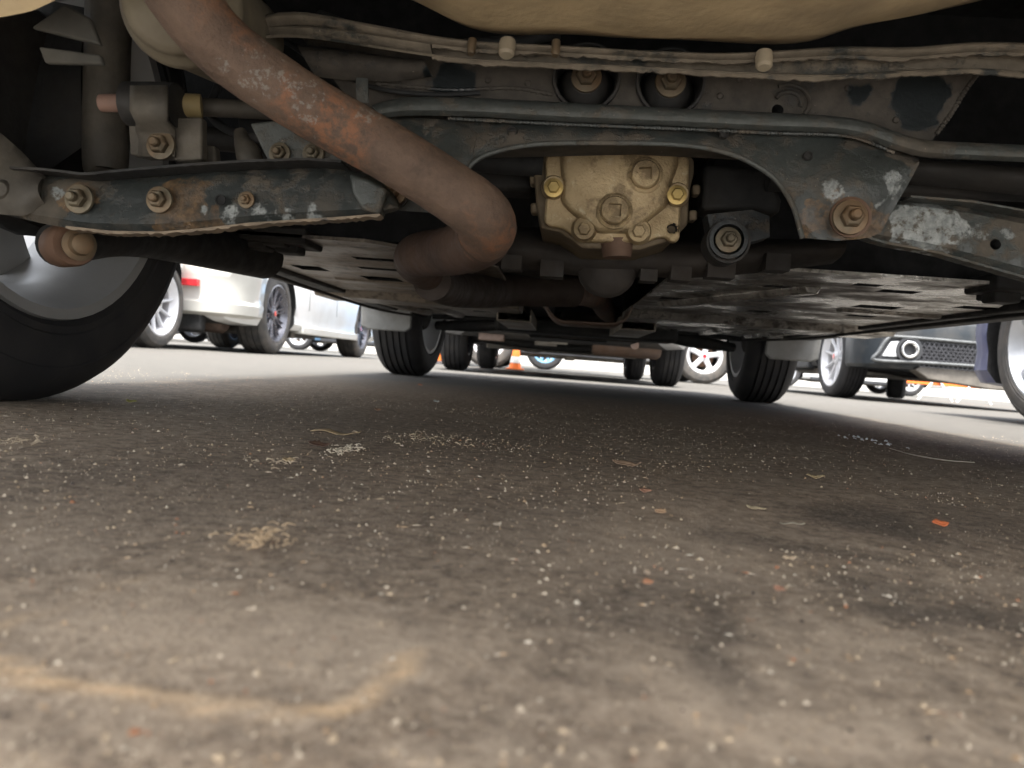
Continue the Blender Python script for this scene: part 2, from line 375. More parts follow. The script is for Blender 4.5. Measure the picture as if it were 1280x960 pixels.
# ------------------------------------------------------------------ wheels
def tyre_prof(Rw, wd, rr, grooves):
    h = wd / 2; s = Rw - rr
    p = [(-h + .022, rr - .004), (-h + .008, rr + .006), (-h + .001, rr + s * .12), (-h + .0012, rr + s * .20), (-h - .001, rr + s * .22), (-h - .002, rr + s * .35), (-h - .0012, rr + s * .5), (-h + .0008, rr + s * .58), (-h - .0005, rr + s * .60), (-h + .002, rr + s * .7), (-h + .016, Rw - .012), (-h + .030, Rw - .003)]
    xs = np.linspace(-h + .042, h - .042, grooves)
    gw = .0045
    for x in xs: p += [(x - gw, Rw), (x - gw * .8, Rw - .008), (x + gw * .8, Rw - .008), (x + gw, Rw)]
    p += [(h - .030, Rw - .003), (h - .016, Rw - .012), (h - .002, rr + s * .7), (h + .0005, rr + s * .60), (h - .0008, rr + s * .58), (h + .0012, rr + s * .5), (h + .002, rr + s * .35), (h + .001, rr + s * .22), (h - .0012, rr + s * .20), (h - .001, rr + s * .12), (h - .008, rr + .006), (h - .022, rr - .004)]
    return p
def make_wheel(parent, loc, Rw=.31, wd=.19, rr=.205, style='five', face=1, rim_m=None, turn=0, grooves=4, rub=None, lite=False, accent=None, spin=0.2, sipes=0, hubm=None):
    """hub with tyre and rim; face=+1: outer side towards +X"""
    if parent is None: P = Vector()
    bm = bmesh.new(); ax = Vector((1, 0, 0))
    a_lathe(bm, [(-face * .06, 0), (-face * .06, .115), (-face * .045, .125), (-face * .035, .125), (-face * .03, .07), (face * .03, .06), (face * .03, 0)], (0, 0, 0), ax, 28)
    hub = finish('wheel', bm, hubm or m_disc, parent, 35); hub.location = loc; hub.rotation_euler = (0, 0, turn)
    bm = bmesh.new(); a_lathe(bm, tyre_prof(Rw, wd, rr, grooves), (0, 0, 0), ax, 96, closed=True)
    if sipes:
        hh = wd / 2 - .018
        for k in range(sipes):
            a = 2 * math.pi * k / sipes
            for (x0, x1, sk) in ((-hh, -hh * .66, .10), (hh * .66, hh, -.10)):
                pass
    t = finish('tyre', bm, rub or m_rub, hub, 28)
    bm = bmesh.new(); h = wd / 2; f = face
    a_lathe(bm, [(-h + .010, rr + .006), (-h + .004, rr + .004), (-h + .006, rr - .008), (-h + .03, rr - .016), (-h + .06, rr - .032), (h - .05, rr - .034), (h - .02, rr - .014), (h - .004, rr - .004), (h - .006, rr + .006),
                 (h - .022, rr + .003), (h - .052, rr - .026), (-h + .06, rr - .026), (-h + .03, rr - .008)], (0, 0, 0), ax * f, 64, closed=True)
    n = {'five': 5, 'multi': 10, 'twin': 10, 'seven': 7, 'hubcap': 9}[style]
    def spoke(a, w0, w1, r0, r1, x0, x1, th):
        ca, sa = math.cos(a), math.sin(a)
        def P(r, s, x): return Vector((f * x, ca * r - sa * s, sa * r + ca * s))
        rows = []
        for i in range(5):
            t_ = i / 4; r = r0 + (r1 - r0) * t_; wv = (w0 * (1 - t_) + w1 * t_) * (1 - .18 * math.sin(math.pi * t_)); x = x0 + (x1 - x0) * t_ ** 1.3
            rows.append([bm.verts.new(P(r, -wv, x - .006)), bm.verts.new(P(r, -wv * .6, x)), bm.verts.new(P(r, wv * .6, x)), bm.verts.new(P(r, wv, x - .006)), bm.verts.new(P(r, wv, x - th)), bm.verts.new(P(r, -wv, x - th))])
        for i in range(4):
            for k in range(6): bm.faces.new((rows[i][k], rows[i][(k + 1) % 6], rows[i + 1][(k + 1) % 6], rows[i + 1][k]))
        bm.faces.new(rows[0]); bm.faces.new(rows[-1])
    xo = h - .022
    for k in range(n):
        a = 2 * math.pi * k / n + spin
        if style == 'five': spoke(a, .030, .034, .05, rr - .014, xo - .012, xo - .004, .035)
        elif style == 'seven': spoke(a, .018, .014, .05, rr - .014, xo - .02, xo - .006, .03)
        elif style == 'hubcap': spoke(a, .012, .03, .03, rr - .01, xo - .002, xo - .006, .012)
        elif style == 'multi': spoke(a, .010, .009, .045, rr - .014, xo - .03, xo - .004, .022)
        else:
            for s in (-.1, .1): spoke(a + s, .007, .006, .045, rr - .014, xo - .02, xo - .004, .022)
    a_lathe(bm, [(xo - .05, 0), (xo - .05, .062), (xo - .016, .058), (xo - .008, .034), (xo - .002, .030), (xo - .001, 0)], (0, 0, 0), ax * f, 30)
    if not lite:
        for k in range(5):
            a = 2 * math.pi * k / 5 + .5
            a_lathe(bm, [(xo - .02, 0), (xo - .02, .009), (xo - .006, .009), (xo - .006, 0)], (0, math.cos(a) * .046, math.sin(a) * .046), ax * f, 6)
    finish('rim', bm, rim_m or m_silver, hub, 35)
    if accent:
        bm = bmesh.new(); a_lathe(bm, [(xo - .001, 0), (xo - .001, .022), (xo + .001, .021), (xo + .001, 0)], (0, 0, 0), ax * f, 20); finish('centre_cap', bm, accent, hub, 35)
    return hub
# ------------------------------------------------------------------ cars
STY = {  # height profile as (t along length, top z factor) ; cabin t range ; glass slopes
    'hatch': [(0, .50), (.015, .60), (.05, .66), (.13, .95), (.22, 1.0), (.5, 1.0), (.62, .96), (.78, .66), (.93, .56), (.985, .47), (1, .40)],
    'sedan': [(0, .52), (.02, .66), (.16, .70), (.30, .96), (.40, 1.0), (.52, 1.0), (.62, .95), (.76, .66), (.93, .55), (.985, .46), (1, .40)],
    'van':   [(0, .50), (.01, .62), (.03, .92), (.07, .99), (.15, 1.0), (.7, 1.0), (.80, .96), (.93, .60), (.97, .52), (.99, .45), (1, .38)]}
def car_sections(L, W, H, zb, style, zbelt, tumble=.13):
    w = W / 2; T = np.array(STY[style]); ts = sorted(set(list(np.linspace(0, 1, 41)) + [.003, .008, .015, .985, .992, .997] + [t for t, _ in STY[style]]))
    secs = []
    for t in ts:
        y = t * L; top = np.interp(t, T[:, 0], T[:, 1]) * H
        e = min(y, L - y); k = min(1, e / .42); ww = w * (.70 + .30 * math.sqrt(max(0, 1 - (1 - k) ** 2.4)))
        z0 = zb + .09 * (1 - min(1, e / .18)) ** 2
        b = min(zbelt + .04 * (t < .3), top - .05); cab = min(1, max(0, (top - b - .05) / .45))
        wr = ww - .03 - tumble * cab
        ring = [(0, z0), (ww - .14, z0), (ww - .035, z0 + .012), (ww - .006, z0 + .06), (ww - .012, z0 + .13), (ww, z0 + .20), (ww, (z0 + b) / 2 + .05), (ww - .006, b - .08), (ww - .03, b), (wr, top - .035), (wr - .06, top - .004), (wr * .5, top + .006), (0, top + .008)]
        secs.append((y, ring))
    return secs
def ring_full(ring): return [(x, z) for x, z in ring] + [(-x, z) for x, z in ring[-2:0:-1]]
def make_car(name, L, W, H, zb, style, paint, xc, y0, flip, axles, Rw, wheel_kw, label, cat='car', group=None, lower=None, zbelt=.92, steer=0, detail=1, bottom_open=None, wheel_z=None):
    """y0: rearmost point in the world when flip=0; flip turns the car nose towards the camera. axles: distances of the axles from local y=0 (rear face)"""
    root = empty(name, (xc, y0, 0)) if not flip else empty(name, (xc, y0 + L, 0), math.pi)
    tag(root, label, cat, group)
    secs = car_sections(L, W, H, zb, style, zbelt); bm = bmesh.new(); rings = []
    for y, rg in secs: rings.append([bm.verts.new((x, y, z)) for x, z in ring_full(rg)])
    m = len(rings[0])
    for i in range(len(rings) - 1):
        for k in range(m):
            f = bm.faces.new((rings[i][k], rings[i][(k + 1) % m], rings[i + 1][(k + 1) % m], rings[i + 1][k]))
            if k in (0, m - 1): f.material_index = 1
            elif lower and k in (1, 2, 3, m - 2, m - 3, m - 4): f.material_index = 1
    for r_ in (rings[0], rings[-1]): bm.faces.new(r_)
    body = finish('body', bm, [paint, m_under if not lower else lower], root, 0)
    for p in body.data.polygons: p.use_smooth = True
    cut = []
    for ya in axles:
        for s in (-1, 1):
            bc = bmesh.new(); a_lathe(bc, [(0, 0), (0, Rw + .045), (.34, Rw + .045), (.34, 0)], (s * (W / 2 - .26) if s > 0 else -W / 2 - .08, ya, Rw + .01), (1, 0, 0), 40)
            cut.append(finish('cutter', bc, m_liner, None, 0))
    if bottom_open:
        for lo, hi in bottom_open:
            bc = bmesh.new(); a_box(bc, lo, hi); cut.append(finish('cutter', bc, m_liner, None, 0))
    for c in cut: c.matrix_world = body.matrix_world
    body.parent = None; bool_cut(body, cut); body.parent = root
    # glass
    T = np.array(STY[style])
    def patch(nm, ks, t0, t1, off=.004, endo=None):
        bg_ = bmesh.new(); idx = [i for i, (y, _) in enumerate(secs) if t0 <= y / L <= t1]
        for s in ((1, -1) if 9 not in ks else (0,)):
            rows = []
            for i in idx:
                y, rg = secs[i]; row = []
                for k in ks:
                    if s == 0:
                        x, z = rg[k] if k < 13 else (-rg[24 - k][0], rg[24 - k][1]); row.append(bg_.verts.new((x * .96, y, z + off)))
                    else: x, z = rg[k]; row.append(bg_.verts.new((s * (x + off), y, z - (.03 if k == ks[-1] else -.02))))
                rows.append(row)
            for a, b in zip(rows[:-1], rows[1:]):
                for k in range(len(ks) - 1): bg_.faces.new((a[k], a[k + 1], b[k + 1], b[k]))
        return finish(nm, bg_, m_glass, root, 40)
    cabs = {'hatch': ((.14, .36), (.38, .62), (.625, .79), (.05, .125)), 'sedan': ((.30, .43), (.45, .60), (.62, .755), (.165, .29)), 'van': ((.10, .38), (.40, .72), (.81, .925), (.03, .065))}[style]
    patch('window', (8, 9), *cabs[0]); patch('window', (8, 9), *cabs[1])
    top = (10, 11, 12, 13, 14)
    patch('windscreen', (9, 10, 11, 12, 13, 14, 15), *cabs[2]); patch('rear_window', (9, 10, 11, 12, 13, 14, 15), *cabs[3])
    # underbody
    if detail:
        bm = bmesh.new()
        for s in (-1, 1):
            a_box(bm, (s * .32 - .07, axles[0] + .3, zb - .035), (s * .32 + .07, axles[1] - .25, zb + .004))
        a_box(bm, (-W / 2 + .22, axles[0] + .9, zb - .05), (W / 2 - .22, axles[0] + 1.02, zb + .003))
        finish('floor_rail', bm, m_floor, root, 30, .006)
        bm = bmesh.new(); a_tube(bm, [(-W / 2 + .2, axles[0], Rw * .8), (-.2, axles[0] + .04, Rw * .72), (.2, axles[0] + .04, Rw * .72), (W / 2 - .2, axles[0], Rw * .8)], .03, 12, 4)
        finish('axle_beam', bm, m_under, root, 40)
        bm = bmesh.new(); a_tube(bm, [(.1, axles[1] - .1, zb + .03), (.1, axles[0] + .5, zb - .01), (.28, axles[0] + .1, zb + .02), (.45, .35, zb + .02), (.45, .06, zb + .01)], .026, 12, 6)
        finish('exhaust_pipe', bm, m_pipe2, root, 40)
        bm = bmesh.new(); a_lathe(bm, [(0, 0), (0, .08), (.02, .095), (.42, .095), (.44, .08), (.44, 0)], (.2, .32, zb + .03), (1, 0, 0), 24); finish('muffler', bm, m_pipe2, root, 40)
    for j, ya in enumerate(axles):
        for s in (-1, 1):
            kw = dict(wheel_kw); kw.setdefault('wd', .19)
            make_wheel(root, (s * (W / 2 - kw['wd'] / 2 - .012), ya, Rw), Rw, face=s, turn=steer if j == 1 else 0, **kw)
    return root
m_floor = mat_plain('floor_galvanised', (.30, .28, .25), .45, .3, var=.2, scale=9, dirt=((.13, .10, .075), .8))
m_pipe2 = mat_plain('exhaust_brown', (.14, .10, .08), .6, .4, dirt=((.2, .11, .06), .5))
# ------------------------------------------------------------------ the car overhead
L0 = Vector((.085, -.05, 0)); OW = 1.62; DY = .16 - L0.y
def wl(v): v = Vector(v) - L0; return (v.x, v.y, v.z)
m_own = mat_paint('grey_paint', (.25, .26, .27), .3, .5)
OL = 3.78 + DY; RAX = .83 - L0.y; FAX = 3.13 - L0.y
wkw = dict(hubm=m_under, wd=.185, rr=.212, style='five', rim_m=mat_plain('alloy_inner', (.50, .50, .49), .42, .45, var=.12, scale=7, dirt=((.20, .17, .14), .35)), grooves=5)
car = make_car('parked_car', OL, OW, 1.55, .262, 'hatch', m_own, L0.x, L0.y, 0, (RAX, FAX), .31, wkw,
    'grey car overhead seen from below with rusty exhaust pipe and dusty yellow differential', 'car', detail=0, zbelt=.95,
    bottom_open=[((-.60, .14, 0), (.60, 1.06 + DY, .66)), ((-.12, 1.0 + DY, 0), (.13, 2.75 + DY, .44)), ((-.62, 2.72 + DY, 0), (.62, 3.4 + DY, .6)), ((-.75, 1.02 + DY, 0), (-.58, 1.2 + DY, .30))])
for o in [c for c in car.children if c.name.startswith('wheel')]:
    if o.location.y < 2: o.location.x += .032 * (1 if o.location.x > 0 else -1)
    if o.location.y > 2: o.rotation_euler.z = R(-3)
P = lambda *a: at(*a)
def part(name, bm, mat, parent=None, **k):
    return finish(name, bm, mat, parent or car, **k)
m_bolt = mat_plain('bolt_steel', (.12, .10, .068), .5, .5, var=.3, scale=60, dirt=((.20, .11, .05), .7))
m_boltg = mat_plain('bolt_zinc', (.46, .33, .12), .4, .6, var=.2, scale=80)
m_dusty = mat_plain('dusty_metal', (.085, .074, .058), .7, .1, var=.35, scale=30, dirt=((.035, .03, .025), .85), bmp=.3)
m_dust_tan = mat_plain('dusty_tank', (.42, .32, .185), .8, 0, var=.22, scale=16, dirt=((.17, .13, .085), .85), bmp=.5)
m_black = mat_chipped('chassis_black', (.02, .024, .026), (.085, .07, .054), .2)
m_flake = mat_chipped('flaked_subframe', (.013, .016, .017), (.068, .057, .045), .85, bare=[(wl(at(1080, 110, .72)), .018), (wl(at(1160, 120, .72)), .03), (wl(at(560, 95, .72)), .025), (wl(at(680, 140, .72)), .012)], rough=.5)
m_flange = mat_chipped('flange_grey', (.056, .061, .057), (.095, .08, .062), .22, rough=.55)
m_web = mat_chipped('crossmember_paint', (.040, .045, .043), (.10, .082, .062), .3,
    rust=[(wl(at(1015, 280, .68)), .022), (wl(at(1100, 283, .68)), .018), (wl(at(1062, 272, .68)), .022)],
    bare=[(wl(at(1085, 205, .68)), .022), (wl(at(1105, 225, .68)), .025)],
    silver=[(wl(at(1040, 238, .68)), .008), (wl(at(1117, 225, .68)), .010), (wl(at(1085, 245, .68)), .006)])
m_arm = mat_chipped('control_arm_paint', (.027, .031, .030), (.085, .07, .052), .3,
    rust=[(wl(at(232, 266, .64)), .030), (wl(at(262, 274, .64)), .014), (wl(at(215, 278, .64)), .014), (wl(at(100, 250, .64)), .014)],
    silver=[(wl(at(258, 262, .64)), .004), (wl(at(330, 268, .64)), .006), (wl(at(362, 265, .64)), .008), (wl(at(390, 270, .64)), .006), (wl(at(445, 263, .64)), .007), (wl(at(290, 270, .64)), .005), (wl(at(70, 240, .64)), .004), (wl(at(470, 258, .64)), .006)])
m_armr = mat_chipped('right_arm_paint', (.046, .052, .049), (.10, .082, .062), .35,
    silver=[(wl(at(1150, 283, .70)), .026), (wl(at(1185, 290, .70)), .018), (wl(at(1130, 298, .70)), .012), (wl(at(1215, 294, .70)), .010), (wl(at(1256, 299, .70)), .005)], rough=.38)
m_alu = None
def mat_alu():
    m, nt, bs = newmat('cast_aluminium_dusty'); co = coords(nt)
    a = noise(nt, co, 18, 6, .6); b = noise(nt, co, 90, 6, .65, 3)
    c = mix(nt, ramp(nt, a, .3, .7), (.29, .215, .115), (.53, .405, .235))
    c = mix(nt, ramp(nt, b, .55, .72, 0, .6), c, (.24, .16, .07)); c = mix(nt, ramp(nt, noise(nt, co, 35, 7, .7, 21), .52, .62, 0, .75), c, (.15, .105, .055)); c = mix(nt, ramp(nt, b, .30, .40, .45, 0), c, (.60, .53, .38))
    nt.links.new(c, bs.inputs['Base Color']); bs.inputs['Roughness'].default_value = .5; bs.inputs['Metallic'].default_value = .35
    bump(nt, bs, math_(nt, 'ADD', b, noise(nt, co, 400, 4, .6, 7)), .8, .0011); return m
m_alu = mat_alu()
PIPE_FLAKES = [(wl(at(300, 75, .54)), .016), (wl(at(325, 92, .54)), .014), (wl(at(350, 110, .55)), .012), (wl(at(375, 118, .55)), .012), (wl(at(410, 140, .56)), .012), (wl(at(455, 160, .57)), .010), (wl(at(400, 128, .56)), .010)]
m_rust = mat_rust_pipe(); m_rust_shade = mat_plain('rust_shaded', (.062, .036, .025), .75, .1, var=.35, scale=24, dirt=((.11, .06, .035), .5), bmp=.6)  # second rust is darkened to paint in the shade on the return leg
def tubes(name, pts, r, mat, parent=None, **k):
    bm = bmesh.new(); a_tube(bm, [p - L0 for p in pts], r, **k); return part(name, bm, mat, parent)
# exhaust
ex = tubes('exhaust_pipe', [P(190, -60, .50), P(243, 18, .52), P(290, 68, .54), P(366, 121, .56), P(430, 159, .575), P(500, 199, .585), P(560, 237, .595), P(597, 264, .607), P(609, 283, .628), P(604, 296, .652)],
    [.0225] * 3 + [.0222] * 3 + [.0226, .0236, .0240, .0236], m_rust, seg=48, n=10, jitter=.006)
tubes('return_pipe', [P(607, 290, .640), P(598, 302, .67), P(563, 314, .74), P(522, 319, .83), P(518, 330, .95), P(535, 343, 1.06)], [.0238, .0240, .0236, .0230, .0225, .0225], m_rust_shade, ex, seg=48, n=8)
res = tubes('resonator', [P(540, 352, 1.05), P(570, 362, 1.3), P(610, 364, 1.5), P(640, 362, 1.6), P(718, 364, 1.7)], [.026, .030, .033, .035, .035], mat_plain('resonator_brown', (.045, .032, .025), .7, .2, bmp=.3), seg=32, n=8)
tubes('front_pipe', [P(700, 362, 1.7), P(745, 372, 2.0), P(762, 392, 2.5), P(800, 418, 3.0)], .03, m_rust, seg=24, n=8)
bm = bmesh.new(); ax = Vector((-.12, .93, .20)).normalized(); c0 = P(214, -2, .548) - L0
a_lathe(bm, [(-.004, 0), (-.004, .030), (.000, .036), (.004, .0385), (.008, .0375), (.010, .038), (.014, .043), (.020, .0455), (.026, .0445), (.030, .041), (.05, .043), (.16, .043), (.18, .03), (.18, 0)], c0, ax, 64)
part('muffler', bm, mat_plain('muffler_dusty', (.17, .145, .10), .7, .2, var=.2, dirt=((.09, .07, .05), .7), bmp=.3), smooth=50)
# spare wheel well / tank
def tub():
    bm = bmesh.new(); path = [(470, -12), (520, 2), (552, 20), (590, 40), (640, 47), (700, 44), (780, 50), (860, 52), (930, 57), (990, 58), (1020, 52), (1055, 37), (1130, 24), (1215, 5), (1300, -20)]
    A = smooth1(resample(path, 60), 3); rows = []
    for j, (dy, dz) in enumerate(((0, .11), (0.0, .04), (-.002, .012), (-.008, .003), (-.03, -.002), (-.08, -.002), (-.2, 0), (-.28, .01))):
        rows.append([bm.verts.new(at(x, y, .66) - L0 + Vector((0, dy, dz - (.003 if 3 < j < 6 else 0) * math.sin(i * .31)))) for i, (x, y) in enumerate(A + np.array([0, 5]))])
    rows = rows[:]
    for a, b in zip(rows[:-1], rows[1:]):
        for k in range(len(a) - 1): bm.faces.new((a[k], a[k + 1], b[k + 1], b[k]))
    return bm
part('spare_wheel_well', tub(), m_dust_tan, smooth=60, solid=.003)
# upper rear beam: two flanges with recess
T1 = [(300, 34), (335, 19), (372, 14), (440, 27), (540, 47), (600, 55), (700, 60), (800, 66), (900, 70), (970, 66), (1050, 60), (1130, 62), (1215, 54), (1290, 56), (1560, 90)]
B1 = [(300, 46), (335, 33), (375, 29), (440, 40), (540, 57), (600, 63), (700, 67), (800, 73), (900, 77), (970, 75), (1050, 70), (1130, 74), (1215, 66), (1290, 68), (1560, 102)]
T2 = [(315, 47), (350, 42), (400, 46), (460, 56), (540, 68), (600, 74), (700, 78), (800, 82), (900, 88), (1000, 93), (1050, 93), (1130, 88), (1215, 84), (1290, 90), (1560, 124)]
B2 = [(x, y + (5 if x > 560 else 3)) for x, y in T2]
y3 = lambda L, Y: [(a, b, Y) for a, b in L]
bm = bmesh.new(); a_skin(bm, y3(T1, .66), y3(B1, .655), .010, .035, 70, 6, off=L0); a_skin(bm, y3(T2, .652), y3(B2, .650), .003, .03, 70, 3, off=L0)
a_skin(bm, y3(B1, .675), y3(T2, .675), .0, .02, 50, 3, off=L0)
a_skin(bm, [(318, 30, .662), (400, 34, .662), (540, 52, .662)], [(330, 47, .662), (400, 47, .662), (540, 68, .662)], .008, .01, 30, 5, off=L0)
m_beamt = mat_chipped('dusty_rear_beam', (.022, .024, .022), (.15, .122, .088), .7, rough=.6)
rb = part('rear_beam', bm, m_beamt, smooth=45)
def jag_lip(pts, Y, parent, mat):
    bm = bmesh.new(); A = resample(pts, 260); v = []
    n_ = np.cumsum(RNG.randn(260)); n_ = (n_ - smooth1(n_, 40)); n_ = n_ / (abs(n_).max() + 1e-6)
    for i in range(260):
        e = 2.5 + 2.2 * n_[i] + random.uniform(-.4, .4)
        p = at(A[i][0], A[i][1] - 2, Y) - L0; q = at(A[i][0], A[i][1] + e, Y) - L0
        v.append([bm.verts.new(p), bm.verts.new(q), bm.verts.new(q + Vector((0, .002, 0))), bm.verts.new(p + Vector((0, .002, 0)))])
    for i in range(259):
        for k in range(4): bm.faces.new((v[i][k], v[i][(k + 1) % 4], v[i + 1][(k + 1) % 4], v[i + 1][k]))
    return part('ragged_seam', bm, mat, parent, smooth=0)
jag_lip([q for q in B2 if q[0] > 500], .6455, rb, m_beamt); jag_lip([q for q in B1 if q[0] > 500], .6535, rb, m_beamt)
for (px, py, r) in ((634, 62, .0075), (955, 77, .0075), (590, 60, .004), (695, 62, .004)):
    bm = bmesh.new(); a_lathe(bm, [(-.004, 0), (-.004, r * .9), (0, r * .95), (.008, r * .9), (.010, r * .65), (.010, 0)], P(px, py - 5, .648) - L0, (0, -.3, -1), 18); part('bolt', bm, mat_plain('stud_tan', (.24, .20, .14), .7) if r > .005 else m_bolt, rb)
# subframe panel with two bushings
bm = bmesh.new()
a_plate(bm, [(372, 40), (440, 50), (600, 64), (900, 84), (1060, 80), (1225, 86), (1208, 110), (1190, 140), (1168, 172), (1150, 190), (1000, 185), (800, 175), (600, 180), (500, 170), (450, 150), (425, 110)], .05, L0, Y=.735)
sub = finish('subframe', bm, m_flake, None, 0, 0)
cut = []
for px, py, r in ((733, 97, .0285), (838, 103, .0285), (972, 138, .0055), (868, 103, .004)):
    bc = bmesh.new(); c = P(px, py, .735) - L0; a_lathe(bc, [(-.03, 0), (-.03, r), (.034, r), (.034, 0)], c, (0, 1, 0), 40); cut.append(finish('cutter', bc, m_liner, None, 0))
bool_cut(sub, cut); sub.parent = car
b = sub.modifiers.new('bevel', 'BEVEL'); b.width = .0015; b.segments = 2; b.limit_method = 'ANGLE'; b.angle_limit = R(40)
for px, py in ((733, 97), (838, 103)):
    bm = bmesh.new(); c = P(px, py, .733) - L0
    a_lathe(bm, [(0, .0285), (-.003, .0300), (-.003, .0315), (0.004, .032)], c, (0, 1, 0), 40)
    a_lathe(bm, [(.030, .026), (.016, .020), (.006, .0135), (.006, 0)], c, (0, 1, 0), 32)
    bu = part('bushing', bm, mat_plain('bushing_rubber', (.02, .02, .02), .8, dirt=((.1, .08, .06), .4)), sub, solid=.001)
    bolt(P(px, py, .738), .0095, m_bolt, sub, L0)
bm = bmesh.new()
for r_, a0, a1 in ((.020, -40, 120), (.012, -20, 160)):
    c = P(985, 128, .734) - L0
    a_tube(bm, [c + Vector((math.cos(R(a)) * r_, -.0005, math.sin(R(a)) * r_ * .8)) for a in np.linspace(a0, a1, 9)], .0022, 8, 2)
part('pressed_rib', bm, m_flake, sub)
bm = bmesh.new(); a_skin(bm, [(372, 56, .72), (420, 60, .72), (480, 70, .72), (530, 76, .72)], [(395, 96, .72), (430, 100, .72), (490, 102, .72), (540, 96, .72)], .012, .02, 24, 7, off=L0); part('bracket', bm, m_flake, smooth=50)
bm = bmesh.new(); a_skin(bm, [(445, 97, .70), (452, 97, .70), (460, 98, .70)], [(446, 128, .70), (453, 128, .70), (461, 129, .70)], .002, .006, 8, 4, off=L0); part('clip', bm, m_flange)
# crossmember: flange + arched web with feet
FT = [(465, 133), (485, 125), (510, 121), (560, 121), (700, 128), (850, 136), (1000, 143), (1065, 148), (1095, 157), (1120, 168), (1150, 176), (1290, 182), (1560, 205)]
FB = [(478, 148), (495, 145), (520, 144), (600, 146), (700, 152), (850, 158), (950, 163), (1050, 166), (1085, 174), (1115, 187), (1150, 197), (1290, 203), (1560, 226)]
bm = bmesh.new(); a_skin(bm, y3(FT, .70), y3(FB, .685), .012, .06, 80, 8, off=L0, prof=lambda t: math.sin(math.pi * t) ** .5)
fl = part('crossmember', bm, m_flange, smooth=50)
WT = [(470, 146), (520, 143), (600, 146), (700, 152), (850, 158), (950, 162), (1050, 165), (1095, 178), (1125, 190), (1150, 197)]
WB = [(583, 214), (592, 203), (612, 192), (650, 183), (700, 179), (800, 179), (860, 182), (900, 189), (930, 199), (962, 218), (980, 238), (993, 262), (1003, 298)]
def web():
    bm = bmesh.new(); top = resample([(560, 150), (700, 153), (850, 160), (1000, 165), (1060, 166), (1100, 178), (1148, 198)], 60)
    bot = smooth1(resample([(584, 212), (592, 203), (612, 192), (650, 183), (700, 179), (800, 179), (860, 182), (900, 189), (930, 199), (962, 218), (980, 238), (993, 262), (1003, 297)], 46), 2)
    bot = np.vstack([bot, resample([(1003, 297), (1045, 301), (1085, 298), (1101, 291), (1120, 256), (1140, 222), (1149, 204)], 15)[1:]])
    rows = 9; G = []
    for i in range(60):
        r = []
        for k in range(rows):
            t = k / (rows - 1); q = top[i] * (1 - t) + bot[i] * t
            xx = q[0]; bulge = .022 * math.exp(-((xx - 1075) / 55) ** 2) * math.sin(math.pi * min(1, t * 1.1)) + .006 * math.sin(math.pi * t)
            Y = .705 - .02 * t - bulge + (.014 if k == rows - 1 else 0) * 0
            r.append(bm.verts.new(at(q[0], q[1], Y) - L0))
        q = bot[i]; r.append(bm.verts.new(at(q[0], q[1] - 1.5, .683 + .055) - L0))
        q = top[i]; r.append(bm.verts.new(at(q[0], q[1], .705) + Vector((0, .055, 0)) - L0)); G.append(r)
    m = rows + 2
    for i in range(59):
        for k in range(m): bm.faces.new((G[i][k], G[i][(k + 1) % m], G[i + 1][(k + 1) % m], G[i + 1][k]))
    bm.faces.new(G[0]); bm.faces.new(G[-1]); return bm
wb_ = part('web_plate', web(), m_web, fl, smooth=50)
# rolled lip round the arch
lip = [P(x, y, .680) - L0 for x, y in [(584, 213)] + WB[1:]]
bm = bmesh.new(); a_tube(bm, lip, .0022, 10, 6); part('rolled_lip', bm, m_flange, fl)
bm = bmesh.new(); a_skin(bm, [(455, 150, .70), (500, 146, .70), (560, 150, .70), (600, 160, .70)], [(455, 232, .685), (480, 262, .685), (540, 266, .685), (588, 212, .685)], .008, .05, 40, 7, off=L0); part('left_foot', bm, m_web, fl, smooth=50)
bolt(P(1062, 272, .662), .0095, m_bolt, fl, L0)
def bead(name, pts, r, par, mat, step=.0035):
    path = catmull([p - L0 for p in pts], 12); L_ = [0]
    for a_, b_ in zip(path[:-1], path[1:]): L_.append(L_[-1] + (b_ - a_).length)
    n_ = int(L_[-1] / step * 4); A = np.array([tuple(p) for p in path]); q = [Vector([np.interp(t, L_, A[:, k]) for k in range(3)]) for t in np.linspace(0, L_[-1], n_)]
    bm = bmesh.new(); a_tube(bm, q, [r * (.75 + .35 * abs(math.sin(i * math.pi / 4))) * random.uniform(.9, 1.1) for i in range(n_)], 8, 1); return part(name, bm, mat, par)
bead('weld_bead', [P(x, y + 1, .690) for x, y in ((560, 147), (700, 154), (850, 160), (960, 165), (1050, 168), (1085, 176), (1118, 190))], .0016, fl, m_web)
bead('weld_bead', [P(x, y, .735) for x, y in ((1222, 92), (1206, 114), (1189, 142), (1170, 168))], .0022, sub, m_flake)
for x, y, r_ in ((640, 165, .0035), (905, 168, .0028), (1010, 195, .003), (700, 150, .002)):
    bm = bmesh.new(); a_lathe(bm, [(-.0012, r_), (-.0018, r_ * 1.25), (.0, r_ * 1.45), (.003, r_ * 1.4), (.003, r_ * .9), (.0015, r_ * .9), (.0015, 0)], P(x, y, .690) - L0, (0, 1, 0), 20); part('plug_button', bm, m_under, fl)
bead('seam_sealer', [P(x, y, .7335) for x, y in ((470, 104), (560, 112), (640, 110), (690, 118))], .0022, sub, m_flake, .006)
for x, y in ((560, 140), (610, 100), (660, 104), (900, 120), (925, 100), (1060, 110), (1120, 150)):
    bm = bmesh.new(); a_lathe(bm, [(-.0012, 0), (-.0008, .0025), (.0008, .0035), (.0008, 0)], P(x, y, .7345) - L0, (0, 1, 0), 16); part('spot_weld', bm, m_flake, sub)
bm = bmesh.new(); a_lathe(bm, [(0, 0), (0, .017), (.003, .017), (.004, .0145), (.002, .012), (.002, 0)], P(1062, 272, .668) - L0, (0, -1, 0), 30); part('washer', bm, m_disc, fl)
